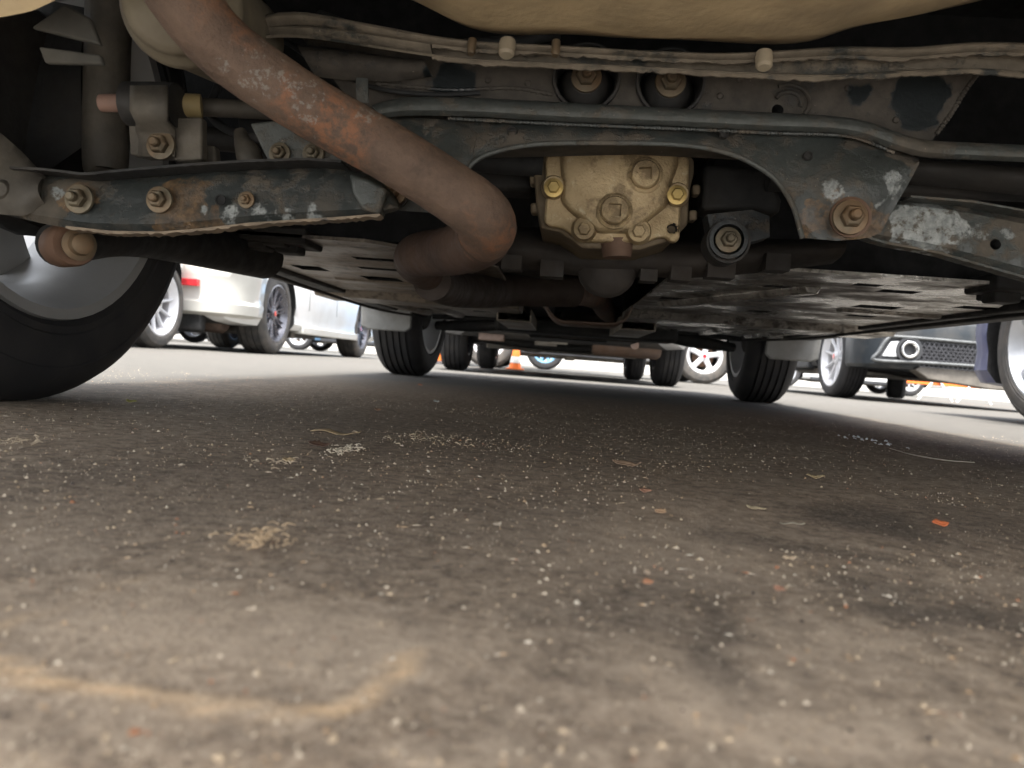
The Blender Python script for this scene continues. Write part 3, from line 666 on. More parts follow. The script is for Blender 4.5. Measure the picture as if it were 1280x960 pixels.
bolt(P(490, 239, .668), .009, m_bolt, fl, L0)
bm = bmesh.new(); a_lathe(bm, [(0, 0), (0, .015), (.003, .015), (.004, .012), (.002, .01), (.002, 0)], P(492, 241, .676) - L0, (0, -1, 0), 30); part('washer', bm, m_under, fl)
# lower arms
AT = [(-20, 226), (20, 219), (55, 218), (95, 222), (130, 226), (180, 222), (250, 216), (330, 212), (400, 210), (440, 213), (470, 222), (492, 240), (500, 256)]
AB = [(-20, 262), (20, 272), (60, 281), (110, 289), (160, 292), (210, 292), (260, 288), (320, 281), (380, 277), (430, 273), (470, 269), (490, 266), (500, 262)]
bm = bmesh.new(); a_skin(bm, y3(AT, .650), y3(AB, .640), .010, .045, 80, 8, off=L0, prof=lambda t: min(1, 5 * t, 6 * (1 - t)) * (1 - .25 * math.sin(math.pi * t)))
arm = part('suspension_arm', bm, m_arm, smooth=45)
bm = bmesh.new()
def strip(bm, pts, Y, wpx, dep, jag=0):
    n = 90; A = smooth1(resample(pts, n)); a_ = []
    for i in range(n):
        j = (random.random() - .5) * jag
        p = at(A[i][0], A[i][1], Y) - L0; q = at(A[i][0], A[i][1] + wpx + j, Y) - L0
        a_.append([bm.verts.new(p), bm.verts.new(p - Vector((0, dep, 0))), bm.verts.new(q - Vector((0, dep, 0))), bm.verts.new(q)])
    for i in range(n - 1):
        for k in range(4): bm.faces.new((a_[i][k], a_[i][(k + 1) % 4], a_[i + 1][(k + 1) % 4], a_[i + 1][k]))
    bm.faces.new(a_[0]); bm.faces.new(a_[-1])
strip(bm, [(95, 286), (150, 292), (210, 293), (260, 289), (320, 282), (380, 278), (430, 275), (480, 271)], .642, 3.2, .014, 2.5)
part('rolled_lip', bm, mat_chipped('worn_lip', (.05, .05, .05), (.26, .20, .14), .9, rough=.4), arm, smooth=50)
bm = bmesh.new(); strip(bm, [(40, 218), (80, 220), (130, 226), (180, 221), (250, 215), (330, 210), (400, 208), (438, 211)], .655, 3, .028, .8); part('upper_lip', bm, m_under, arm, smooth=50)
for px, py, r in ((100, 249, .0082), (200, 250, .0074), (308, 250, .0046)): bolt(P(px, py, .633), r, m_bolt, arm, L0)
bm = bmesh.new(); a_lathe(bm, [(0, 0), (0, .0045), (.0012, .0045), (.0012, .0035), (-.001, .0035), (-.001, 0)], P(276, 250, .630) - L0, (0, -1, 0), 20); part('drain_hole', bm, m_liner, arm)
bm = bmesh.new(); c = P(8, 240, .635) - L0; a_lathe(bm, [(-.012, 0), (-.012, .006), (-.008, .009), (.02, .010), (.03, 0)], c, (-.2, 1, 0), 30)
a_skin(bm, [(-40, 150, .66), (0, 165, .655), (30, 192, .65), (58, 222, .64)], [(-40, 262, .63), (0, 268, .63), (30, 270, .63), (60, 258, .64)], .012, .04, 26, 9, off=L0)
part('ball_joint', bm, m_dusty, arm, smooth=50)
bm = bmesh.new(); a_plate(bm, [(436, 216), (462, 224), (484, 236), (474, 268), (452, 262), (440, 240)], .02, L0, Y=.628); part('gusset', bm, m_armr, arm, bevel=.003)
bm = bmesh.new(); a_plate(bm, [(228, 196), (246, 180), (268, 182), (272, 218), (226, 220)], .012, L0, Y=.70); part('tab', bm, m_flange, arm, bevel=.002)
# right arm
RT = [(1075, 262), (1110, 250), (1140, 252), (1200, 258), (1290, 275), (1480, 315)]; RB = [(1060, 292), (1090, 303), (1160, 315), (1230, 335), (1290, 352), (1480, 400)]
bm = bmesh.new(); a_skin(bm, y3(RT, .705), y3(RB, .700), .010, .05, 50, 8, off=L0, prof=lambda t: min(1, 6 * t, 6 * (1 - t)))
arm2 = finish('suspension_arm', bm, m_armr, None, 45)
bc = bmesh.new(); a_lathe(bc, [(-.03, 0), (-.03, .0047), (.05, .0047), (.05, 0)], P(1246, 305, .69) - L0, (0, 1, 0), 24)
bool_cut(arm2, [finish('cutter', bc, m_liner, None, 0)]); arm2.parent = car
bm = bmesh.new(); strip(bm, [(1065, 294), (1095, 304), (1160, 316), (1230, 336), (1290, 353), (1480, 401)], .702, 3, .014, 1); part('rolled_lip', bm, m_armr, arm2)
bm = bmesh.new(); strip(bm, [(1125, 251), (1200, 257), (1290, 273), (1480, 313)], .708, 2.5, .022, .6); part('upper_lip', bm, m_flange, arm2)
bead('weld_seam', [P(596, 262, .5925) + Vector((0, -.001, 0)), P(612, 285, .604), P(603, 306, .63)], .0014, ex, m_rust)
# dark beam behind right arm + link plates
bm = bmesh.new(); a_skin(bm, [(1110, 196, .80), (1200, 202, .80), (1330, 212, .80), (1560, 235, .80)], [(1100, 228, .80), (1200, 236, .80), (1330, 250, .80), (1560, 275, .80)], .02, .04, 20, 8, off=L0)
part('trailing_link', bm, m_under, smooth=50)
bm = bmesh.new(); a_skin(bm, [(-70, -20, .86), (0, -10, .85), (70, 2, .84), (108, 10, .84)], [(-70, 262, .80), (-10, 262, .80), (30, 235, .80), (108, 180, .80)], .01, .06, 24, 8, off=L0); part('wheel_knuckle', bm, m_under, smooth=50)
# shock absorber and dark liner plates upper left
tubes('shock_absorber', [P(138, -30, .80), P(134, 80, .80), P(132, 203, .80), P(132, 214, .80)], [.0235, .0225, .0225, .016], m_dusty, seg=36, n=4)
bm = bmesh.new(); a_plate(bm, [(38, 34), (80, 4), (112, 22), (125, 56)], .006, L0, Y=.56); a_plate(bm, [(47, 57), (125, 68), (128, 80), (55, 78)], .006, L0, Y=.56)
part('liner_plate', bm, mat_plain('liner_grey', (.024, .024, .022), .8, dirt=((.1, .09, .07), .5)), bevel=.002)
bm = bmesh.new(); a_skin(bm, [(-60, -20, .5), (0, -25, .5), (60, -30, .5), (84, -30, .5)], [(-60, 22, .5), (0, 22, .5), (40, 14, .5), (78, -4, .5)], .004, .03, 24, 8, off=L0); part('heat_shield', bm, m_dust_tan, smooth=50)
tubes('brake_hose', [P(262, 60, .80), P(275, 95, .78), P(262, 140, .76), P(290, 165, .74), P(335, 175, .70)], .0042, m_under, seg=10, n=8)
tubes('sensor_cable', [P(395, 60, .76), P(430, 92, .74), P(470, 110, .72), P(540, 118, .72), P(600, 116, .728)], .0022, m_under, seg=8, n=8)
tubes('vent_hose', [P(700, 40, .72), P(640, 52, .72), P(560, 56, .72), P(480, 48, .74), P(400, 20, .78)], .006, m_under, seg=12, n=8)
# stabiliser bar, saddle bracket
tubes('stabiliser_bar', [P(128, 129, .70), P(180, 129, .70), P(240, 133, .71), P(330, 138, .74), P(420, 142, .80)], .0085, m_dusty, seg=20, n=6)
tubes('link_stub', [P(127, 129, .665), P(172, 129, .665)], .0078, mat_plain('reddish_stub', (.20, .12, .09), .7), seg=20, n=2)
tubes('collar', [P(229, 132, .69), P(252, 133, .695)], .0108, mat_plain('ochre_collar', (.24, .18, .08), .7), seg=24, n=2)
bm = bmesh.new(); n = 22; rr_ = .0245; c = P(186, 135, .675) - L0; rows = []
for i in range(n):
    a = R(-60 + 240 * i / (n - 1)); rows.append((c.y - math.sin(a) * rr_ * .9, c.z + .006 + -math.cos(a) * rr_ * -1 if False else c.z + math.sin(R(-60) + (a - R(-60))) * 0))
# saddle: strap bulging towards us, from the top of the plate down to the bolt ear
def saddle(x0, x1):
    prof = [(104, .70), (104, .672), (110, .655), (122, .645), (138, .645), (152, .652), (162, .664), (172, .670), (196, .670)]
    st = [[at(x0 + (7 if i > 4 else 0) + (4 if i > 6 else 0), y, Y) - L0 for i, (y, Y) in enumerate(prof)], [at(x1 + (9 if i > 5 else 0), y, Y) - L0 for i, (y, Y) in enumerate(prof)]]
    m_ = 6; V = [[bm.verts.new(st[0][i].lerp(st[1][i], k / m_)) for k in range(m_ + 1)] for i in range(len(prof))]
    for i in range(len(prof) - 1):
        for k in range(m_): bm.faces.new((V[i][k], V[i][k + 1], V[i + 1][k + 1], V[i + 1][k]))
bm = bmesh.new(); saddle(163, 210)
sb = part('stabiliser_bracket', bm, m_dusty, smooth=60, solid=.003)
bm = bmesh.new(); a_plate(bm, [(160, 150), (175, 148), (252, 146), (252, 199), (222, 201), (212, 197), (182, 197), (162, 193)], .012, L0, Y=.674); part('mounting_plate', bm, m_dusty, sb, bevel=.002)
bolt(P(202, 182, .668), .0085, m_bolt, sb, L0)
tubes('bushing', [P(160, 130, .672), P(222, 132, .672)], .019, m_under, sb, seg=26, n=2)
# trapezoid plate with two nuts, ball joint stub
bm = bmesh.new(); a_plate(bm, [(312, 154), (345, 150), (425, 148), (436, 180), (430, 211), (400, 211), (338, 208)], .01, L0, Y=.66)
tp = part('mounting_bracket', bm, m_flange, bevel=.002)
for px in (350, 392): bolt(P(px, 192, .658), .0062, m_bolt, tp, L0)
tubes('link_boot', [P(300, 165, .72), P(305, 180, .715), P(312, 196, .71), P(314, 214, .71)], [.006, .009, .012, .009], m_dusty, seg=20, n=5)
bm = bmesh.new(); a_plate(bm, [(296, 138), (340, 140), (420, 170), (455, 215), (340, 215), (300, 190)], .03, L0, Y=.78); part('rear_bracket', bm, m_under, bevel=.003)
# lower left bushing on the trailing arm
tr = tubes('trailing_arm', [P(70, 306, .70), P(150, 300, .82), P(220, 300, 1.0), P(330, 322, 1.25)], [.020, .018, .03, .035], m_under, seg=20, n=6)
bm = bmesh.new(); a_lathe(bm, [(-.018, 0), (-.018, .018), (-.014, .0195), (.016, .0195), (.02, .018), (.02, 0)], P(84, 307, .68) - L0, (.75, -.6, 0), 36); part('bushing', bm, m_disc, tr)
bm = bmesh.new(); a_lathe(bm, [(0, 0), (0, .014), (.003, .0145), (.004, .010), (.012, .009), (.013, .006), (.013, 0)], P(98, 306, .665) - L0, (.75, -.6, 0), 26); part('bolt', bm, m_bolt, tr)
# differential
bm = bmesh.new()
case = [(666, 196), (690, 180), (850, 180), (868, 200), (868, 215), (862, 240), (860, 280), (840, 300), (800, 312), (728, 310), (700, 290), (676, 285), (670, 255)]
a_plate(bm, case, .14, L0, Y=.835)
for x, y in ((667, 223), (668, 259), (871, 236), (867, 268)): a_plate(bm, [(x - 5, y - 6), (x + 5, y - 6), (x + 5, y + 7), (x - 5, y + 7)], .02, L0, Y=.84)
df = part('differential', bm, mat_plain('diff_case', (.17, .13, .08), .75, .1, dirt=((.07, .05, .04), .6), bmp=.4), bevel=.003)
bm = bmesh.new(); cov = [(681, 200), (690, 178), (850, 180), (862, 200), (861, 235), (856, 250), (851, 262), (850, 298), (845, 303), (838, 302), (832, 296), (822, 297), (806, 303), (728, 302), (714, 293), (702, 285), (686, 283), (680, 278), (681, 256), (683, 245)]
a_plate(bm, cov, .012, L0, Y=.822); cv = finish('cover', bm, m_alu, None, 0)
bc = bmesh.new(); a_lathe(bc, [(-.03, 0), (-.03, .0045), (.05, .0045), (.05, 0)], P(841, 285, .82) - L0, (0, 1, 0), 20)
bool_cut(cv, [finish('cutter', bc, m_liner, None, 0)]); cv.parent = df
b = cv.modifiers.new('bevel', 'BEVEL'); b.width = .0035; b.segments = 3; b.limit_method = 'ANGLE'; b.angle_limit = R(30)
# domed centre of the cover
bm = bmesh.new(); dome = smooth1(resample([(702, 176), (845, 178), (849, 205), (838, 232), (838, 255), (822, 268), (806, 280), (795, 292), (742, 292), (733, 280), (714, 268), (700, 252), (702, 230), (700, 200), (702, 176)], 80), 2)[:-1]
cx_, cy_ = 770, 225; rows = []
for sc, Y in ((1.0, .8215), (.975, .8165), (.94, .8125), (.88, .8105), (.6, .8095), (.3, .809)):
    rows.append([bm.verts.new(at(cx_ + (x - cx_) * sc, cy_ + (y - cy_) * sc, Y) - L0) for x, y in dome])
for a_, b_ in zip(rows[:-1], rows[1:]):
    for k in range(len(a_)): bm.faces.new((a_[k], a_[(k + 1) % len(a_)], b_[(k + 1) % len(a_)], b_[k]))
bm.faces.new(rows[-1]); part('cover_boss', bm, m_alu, df, smooth=50)
def plug(px, py, r, ang):
    bm = bmesh.new(); c = P(px, py, .810) - L0; A = (0, -1, 0)
    a_lathe(bm, [(-.004, 0), (-.004, r * 1.28), (.002, r * 1.25), (.0035, r * 1.08), (.003, r * 1.0), (.007, r * .97), (.0085, r * .88), (.0085, r * .62), (.0075, r * .60)], c, A, 40)
    # square socket
    ring = []; a1, b1 = frame(Vector(A)); q = []
    f0 = [];
    for k in range(4):
        a = R(ang + 90 * k); v = Vector((math.cos(a), 0, math.sin(a))) * r * .60
        f0.append(v)
    seg = 40; circ = [Vector((math.cos(2 * math.pi * k / seg), 0, math.sin(2 * math.pi * k / seg))) * r * .62 for k in range(seg)]
    sq = []
    for k in range(seg):
        a = math.degrees(2 * math.pi * k / seg) - ang; a = (a % 90) - 45; sq.append(circ[k].normalized() * (r * .60 * .7071 / math.cos(R(a))))
    R0 = [bm.verts.new(c + v + Vector((0, -.0085, 0))) for v in circ]; R1 = [bm.verts.new(c + v + Vector((0, -.0084, 0))) for v in sq]; R2 = [bm.verts.new(c + v * .94 + Vector((0, -.0025, 0))) for v in sq]
    for a_, b_ in ((R0, R1), (R1, R2)):
        for k in range(seg): bm.faces.new((a_[k], a_[(k + 1) % seg], b_[(k + 1) % seg], b_[k]))
    bm.faces.new(R2); part('filler_plug', bm, m_alu, df, smooth=35)
plug(806, 219, .0150, 52); plug(768, 264, .0150, 45)
for px, py, r, mt in ((692, 235, .0078, m_boltg), (846, 244, .0078, m_boltg), (730, 287, .0082, m_alu), (798, 290, .0082, m_alu)):
    bm = bmesh.new(); c = P(px, py, .823) - L0
    a_lathe(bm, [(0, r * 1.7), (.006, r * 1.55), (.009, r * 1.35), (.009, 0)], c, (0, -1, 0), 30); part('bolt_boss', bm, m_alu, df)
    bm = bmesh.new(); a_bolt(bm, P(px, py, .8135) - L0, r * .85, stud=False); part('bolt', bm, mt, df, smooth=30)
tubes('drain_neck', [P(771, 300, .84), P(771, 322, .84)], [.019, .015], m_disc, df, seg=24, n=2)
# mounts each side of the diff, lower casing below it
bm = bmesh.new(); a_skin(bm, [(600, 298, 1.0), (650, 280, 1.0), (700, 290, 1.0), (860, 300, 1.0), (940, 298, 1.0), (1040, 300, 1.0)], [(600, 330, .98), (650, 335, .95), (720, 345, .95), (860, 348, .95), (940, 342, .97), (1040, 330, .98)], .05, .10, 40, 8, off=L0)
a_lathe(bm, [(0, 0), (0, .03), (.01, .036), (.05, .036), (.06, .03), (.06, 0)], P(760, 335, .93) - L0, (0, 1, .1), 24)
for x_, y_, s_ in ((690, 338, .014), (850, 344, .012), (900, 338, .016), (640, 330, .012), (970, 330, .014), (810, 346, .010)):
    a_box(bm, tuple(P(x_, y_, .93) - L0 - Vector((s_, .01, s_ * .6))), tuple(P(x_, y_, .93) - L0 + Vector((s_, .02, s_ * .8))))
part('diff_carrier', bm, mat_plain('carrier_dark', (.024, .020, .017), .8, dirt=((.06, .045, .033), .5), bmp=.3), smooth=60)
bm = bmesh.new(); a_plate(bm, [(880, 205), (960, 210), (978, 250), (975, 268), (942, 262), (878, 262)], .05, L0, Y=.86); part('mount_bracket', bm, m_under, bevel=.006)
bm = bmesh.new(); a_plate(bm, [(560, 195), (664, 190), (664, 238), (600, 236), (575, 225)], .05, L0, Y=.88); part('mount_bracket', bm, m_under, bevel=.006)
bm = bmesh.new(); c = P(910, 300, .80) - L0
a_lathe(bm, [(0, .0195), (-.004, .0195), (-.004, .0155), (.01, .015), (.012, .010), (0, .010), (0, 0)], c, (0, 1, 0), 40)
a_plate(bm, [(884, 268), (940, 262), (962, 270), (962, 296), (940, 302), (890, 300)], .03, L0, Y=.815)
mb = part('diff_mount', bm, m_black, smooth=40); bolt(P(910, 300, .797), .0085, m_bolt, mb, L0)
bm = bmesh.new(); a_lathe(bm, [(0, .0222), (-.003, .0222), (-.003, .020), (.03, .020), (.03, .0222)], P(910, 302, .80) - L0, (0, 1, 0), 40, closed=True); part('mount_ring', bm, m_under, mb)
# drive shafts
for s in (-1, 1): tubes('drive_shaft', [Vector((L0.x + s * .12, .84, .30)), Vector((L0.x + s * .62, .84, .31))], .013, m_under, seg=16, n=2)
# tank straps / misc lines
tubes('brake_line', [P(330, 60, .80), P(345, 48, .80), P(370, 60, .79), P(392, 80, .78), P(388, 100, .78)], .003, m_under, seg=8, n=6)
# ------------------------------------------------------------------ floor pans of the car overhead
def mat_pan(name, silver):
    m, nt, bs = newmat(name); co = coords(nt)
    a = noise(nt, co, 7, 6, .6, silver * 3); b = noise(nt, co, 60, 6, .65, 3)
    c = mix(nt, ramp(nt, a, .40, .58), (.26 - .04 * silver, .215 - .015 * silver, .165 + .01 * silver), (.20 + .45 * silver, .165 + .46 * silver, .125 + .45 * silver))
    c = mix(nt, ramp(nt, b, .50, .64, 0, .75), c, (.085, .07, .056)); c = mix(nt, ramp(nt, noise(nt, co, 16, 7, .7, 31), .56, .64, 0, .8), c, (.05, .043, .036))
    nt.links.new(c, bs.inputs['Base Color']); nt.links.new(ramp(nt, a, .42, .56, .6, .42 - .2 * silver), bs.inputs['Roughness']); bs.inputs['Metallic'].default_value = .3 + .4 * silver
    bump(nt, bs, math_(nt, 'ADD', a, math_(nt, 'MULTIPLY', b, .3)), .5, .006); return m
m_panl = mat_pan('floor_dusty', 0.1); m_panr = mat_pan('floor_bare_steel', 1.0)
def slab(name, out, z, th, mat, slots=(), ribs=(), parent=car):
    bm = bmesh.new(); f = [bm.verts.new((x - L0.x, y - L0.y, z)) for x, y in out]; g = [bm.verts.new(v.co + Vector((0, 0, th))) for v in f]
    bm.faces.new(f); bm.faces.new(g[::-1]); n = len(f)
    for i in range(n): bm.faces.new((f[i], f[(i + 1) % n], g[(i + 1) % n], g[i]))
    o = finish(name, bm, mat, None, 0); cut = []
    for (x0, y0, x1, y1) in slots:
        bc = bmesh.new(); a_box(bc, (x0 - L0.x, y0 - L0.y, z - .02), (x1 - L0.x, y1 - L0.y, z + .03)); cut.append(finish('cutter', bc, m_liner, None, 0))
    if cut: bool_cut(o, cut)
    o.parent = parent
    for (x0, y0, x1, y1, h, wd) in ribs:
        bm = bmesh.new(); p = Vector((x0 - L0.x, y0 - L0.y, z)); q = Vector((x1 - L0.x, y1 - L0.y, z)); t = (q - p).normalized(); s = Vector((-t.y, t.x, 0)) * wd
        ends = []
        for c in (p, q):
            ends.append([bm.verts.new(c + s), bm.verts.new(c + s * .55 - Vector((0, 0, h))), bm.verts.new(c - s * .55 - Vector((0, 0, h))), bm.verts.new(c - s)])
        for k in range(4): bm.faces.new((ends[0][k], ends[0][(k + 1) % 4], ends[1][(k + 1) % 4], ends[1][k]))
        bm.faces.new(ends[0]); bm.faces.new(ends[1]); finish('stiffening_rib', bm, mat, o, 30, .003)
    return o
fp = slab('floor_panel', [(-.50, 1.12), (-.30, 1.12), (-.20, 1.20), (-.12, 1.32), (-.12, 2.02), (-.66, 2.02), (-.66, 1.55), (-.56, 1.38)], .244, .005, m_panl,
    slots=[(-.37, 1.30, -.29, 1.335), (-.40, 1.45, -.32, 1.485), (-.44, 1.62, -.36, 1.70), (-.22, 1.50, -.19, 1.53), (-.55, 1.50, -.49, 1.58), (-.25, 1.75, -.21, 1.80)], ribs=[(-.52, 1.72, -.2, 1.72, .004, .02)])
slab('floor_panel', [(.17, 1.22), (.25, 1.12), (.62, 1.12), (.72, 1.30), (.83, 1.6), (.83, 2.02), (.17, 2.02)], .244, .005, m_panr,
    slots=[(.33, 1.30, .40, 1.33), (.30, 1.55, .37, 1.58), (.50, 1.25, .56, 1.29), (.56, 1.50, .64, 1.56), (.20, 1.62, .28, 1.67), (.62, 1.72, .68, 1.76), (.70, 1.40, .76, 1.45), (.42, 1.78, .47, 1.83), (.44, 1.20, .48, 1.23)],
    ribs=[(.22, 1.75, .40, 1.28, .012, .018), (.56, 1.62, .76, 1.62, .006, .02)])
slab('floor_panel', [(-.69, 2.28), (-.12, 2.28), (-.12, 2.86), (-.60, 2.86)], .244, .005, m_panl, slots=[(-.30, 2.5, -.24, 2.56), (-.5, 2.6, -.44, 2.66)], ribs=[(-.56, 2.30, -.50, 2.80, .012, .025), (-.42, 2.30, -.38, 2.80, .012, .025)])
slab('floor_panel', [(.17, 2.28), (.85, 2.28), (.78, 2.86), (.17, 2.86)], .244, .005, m_panr, slots=[(.30, 2.45, .36, 2.5), (.5, 2.6, .56, 2.66)], ribs=[(.28, 2.30, .26, 2.80, .012, .02), (.52, 2.30, .50, 2.80, .012, .02), (.70, 2.30, .66, 2.80, .012, .02)])
def hat(name, x0, x1, y0, y1, z, h, mat):
    bm = bmesh.new(); e = []
    for x in (x0 - L0.x, x1 - L0.x):
        e.append([bm.verts.new((x, y0 - L0.y, z + h)), bm.verts.new((x, y0 + .03 - L0.y, z)), bm.verts.new((x, y1 - .03 - L0.y, z)), bm.verts.new((x, y1 - L0.y, z + h))])
    for k in range(4): bm.faces.new((e[0][k], e[0][(k + 1) % 4], e[1][(k + 1) % 4], e[1][k]))
    bm.faces.new(e[0]); bm.faces.new(e[1]); return part(name, bm, mat, smooth=30, bevel=.004)
hat('floor_crossmember', -.68, -.12, 2.03, 2.27, .226, .03, m_panl); hat('floor_crossmember', .17, .86, 2.03, 2.27, .226, .03, m_panr)
for x0, x1 in ((-.20, -.10), (.17, .27)):      # channels beside the tunnel
    bm = bmesh.new(); y0, y1 = 2.30 - L0.y, 2.82 - L0.y
    for (a, b, c, d) in ((x0, .21, x0 + .004, .245), (x1, .21, x1 + .004, .245)): a_box(bm, (a - L0.x, y0, b), (c - L0.x, y1, d))
    a_box(bm, (x0 - L0.x, y0, .206), (x1 + .004 - L0.x, y1, .210)); part('tunnel_channel', bm, m_panl, smooth=30, bevel=.0015)
def trough(name, pts, Y, dep, mat, th=.004):
    bm = bmesh.new(); A = smooth1(resample(pts, 40), 2); rows = []
    for dy, dz in ((0, 0), (dep * .1, -.004), (dep * .9, -.004), (dep, 0)): rows.append([bm.verts.new(at(x, y, Y) - L0 + Vector((0, dy, dz))) for x, y in A])
    for a, b in zip(rows[:-1], rows[1:]):
        for k in range(len(a) - 1): bm.faces.new((a[k], a[k + 1], b[k + 1], b[k]))
    return part(name, bm, mat, smooth=50, solid=th)
trough('tunnel_brace', [(668, 372), (680, 376), (688, 392), (700, 401), (770, 405), (784, 398), (792, 380), (802, 376)], 1.95, .16, mat_plain('brace_rusty', (.15, .10, .075), .6, .3, var=.3, bmp=.4))
tubes('brake_line', [Vector((.80, 1.3, .236)), Vector((.74, 1.8, .224)), Vector((.72, 2.4, .222)), Vector((.66, 2.9, .23))], .004, m_under, seg=8, n=5)
tubes('fuel_line', [Vector((-.62, 1.2, .236)), Vector((-.60, 1.8, .222)), Vector((-.58, 2.4, .218)), Vector((-.52, 2.9, .23))], .004, m_under, seg=8, n=5)
# jacking brackets, torn pieces of underseal at the arm ends of the floor
for x, y, s in ((-.46, 1.16, 1), (.66, 1.14, -1)):
    bm = bmesh.new()
    for k in range(3):
        cx = x + random.uniform(-.04, .05); cy = y + random.uniform(-.05, .06); z0 = .222 + random.random() * .012
        a_box(bm, (cx - L0.x - .018, cy - L0.y - .02, z0), (cx - L0.x + .018, cy - L0.y + .02, z0 + .02))
    a_box(bm, (x - L0.x - .07, y - L0.y - .04, .236), (x - L0.x + .07, y - L0.y + .05, .26))
    part('jacking_bracket', bm, m_under, bevel=.004)
# mud flaps / tyre deflectors, front suspension
m_flap = mat_plain('deflector_grey', (.26, .26, .25), .7, var=.15, dirt=((.12, .10, .08), .5))
for s in (-1, 1):
    bm = bmesh.new(); cx = s * .735
    e = [[(-.10, .0, .30), (.085, .0, .30), (.085, .03, .175), (.06, .035, .165), (-.08, .035, .165), (-.10, .03, .18)]]
    f = [bm.verts.new((cx + s * a, 2.74 - L0.y + b_, c)) for a, b_, c in e[0]]; g = [bm.verts.new(v.co + Vector((0, .02, 0))) for v in f]
    bm.faces.new(f); bm.faces.new(g[::-1])
    for i in range(6): bm.faces.new((f[i], f[(i + 1) % 6], g[(i + 1) % 6], g[i]))
    part('mud_flap', bm, m_flap, bevel=.006)
    tubes('front_arm', [Vector((L0.x + s * .60, 3.13, .21)), Vector((L0.x + s * .42, 3.05, .22)), Vector((L0.x + s * .26, 2.95, .235))], [.018, .026, .02], m_under, seg=14, n=5)
    tubes('tie_rod', [Vector((L0.x + s * .60, 3.02, .24)), Vector((L0.x + s * .25, 2.98, .25))], .010, m_under, seg=12, n=2)
bm = bmesh.new(); a_box(bm, (-.34, 2.86 - L0.y, .20), (.34, 3.05 - L0.y, .26)); a_box(bm, (-.22, 3.05 - L0.y, .19), (.10, 3.4 - L0.y, .30)); part('front_subframe', bm, m_under, bevel=.015)
bm = bmesh.new(); a_box(bm, (-.10, 3.0 - L0.y, .195), (.22, 3.35 - L0.y, .30)); part('engine_sump', bm, m_dusty, bevel=.02)
# sill edges
for s in (-1, 1):
    bm = bmesh.new(); x = s * .775; a_box(bm, (min(x, x - s * .10), 1.18 - L0.y, .236), (max(x, x - s * .10), 2.72 - L0.y, .265)); part('sill', bm, m_under, bevel=.006)
# ------------------------------------------------------------------ neighbours
m_white = mat_paint('white_paint', (.68, .68, .66)); m_white2 = mat_paint('pearl_white_paint', (.74, .75, .76))
m_blue = mat_paint('deep_blue_paint', (.012, .022, .13), .4, 0, .15); m_slate = mat_paint('slate_blue_paint', (.016, .022, .028), .5, 0, .15)
m_sky = mat_paint('light_blue_paint', (.20, .38, .60)); m_black_p = mat_paint('black_paint', (.02, .02, .022)); m_silv = mat_paint('silver_paint', (.5, .51, .53), .3, .6)
m_cream = mat_paint('cream_bumper', (.66, .65, .60), .35)
def kid(name, bm, mat, root, **k): return finish(name, bm, mat, root, **k)
def local(root, v): return root.matrix_world.inverted() @ Vector(v)
def lamp(root, W, y, z0, z1, x0, x1, mat, name, s, thick=.02, front=False):
    bm = bmesh.new(); a_box(bm, (min(s * x0, s * x1), y - thick if not front else y, z0), (max(s * x0, s * x1), y if not front else y + thick, z1)); return kid(name, bm, mat, root, bevel=.008)
def add(label, name, L, W, H, zb, style, paint, xc, y0, flip, axles, Rw, wk, cat='car', **k):
    r = make_car(name, L, W, H, zb, style, paint, xc, y0, flip, axles, Rw, wk, label, cat, **k)
    bpy.context.view_layer.update(); return r
_pm = {}
def add_dressed(paint, L, W, H, zb, root):
    for s in (0,): pass
    class D(dict): pass
    return root
def dress2(root, L, W, H, zb, sill):
    g = root.get
    for s in (-1, 1):
        bm = bmesh.new(); a_box(bm, (min(s * W * .30, s * W * .43), .012, H * .48), (max(s * W * .30, s * W * .43), .07, H * .60)); kid('tail_lamp', bm, m_red, root, bevel=.01)
        bm = bmesh.new(); a_box(bm, (min(s * W * .26, s * W * .40), L - .10, H * .37), (max(s * W * .26, s * W * .40), L - .03, H * .44)); kid('headlight', bm, m_clear, root, bevel=.012)
        for y in (L * .36, L * .56):
            bm = bmesh.new(); a_tube(bm, [(s * (W / 2 + .004), y, .80), (s * (W / 2 + .03), y + .02, .80), (s * (W / 2 + .03), y + .13, .80), (s * (W / 2 + .004), y + .15, .80)], .009, 8, 3); kid('door_handle', bm, m_plast, root)
        for y in (L * .33, L * .515, L * .715):
            bm = bmesh.new(); a_box(bm, (min(s * (W / 2 - .02), s * (W / 2 + .0015)), y - .003, zb + .20), (max(s * (W / 2 - .02), s * (W / 2 + .0015)), y + .003, .84)); kid('door_seam', bm, m_liner, root)
        bm = bmesh.new(); a_lathe(bm, [(0, .02), (.02, .06), (.08, .07), (.12, .05), (.13, 0)], (s * (W / 2 + .01), L * .68, .98), (s, 0, 0), 16); kid('wing_mirror', bm, m_plast, root)
        bm = bmesh.new(); a_box(bm, (min(s * (W / 2 - .08), s * (W / 2 + .004)), L * .30, zb - .012), (max(s * (W / 2 - .08), s * (W / 2 + .004)), L * .70, zb + .06)); kid('sill', bm, sill, root, bevel=.012)
G = 'cars parked around the lot'
# car directly ahead
c2 = add('silver car parked straight ahead of the near front wheels', 'parked_car', 3.65, 1.66, 1.5, .235, 'hatch', m_silv, .0, 4.72, 0, (.65, 2.95), .30, dict(wd=.18, rr=.19, style='seven', rim_m=m_alloyd, grooves=4, rub=m_rub), group=G)
dress2(c2, 3.65, 1.66, 1.5, .235, m_plast)
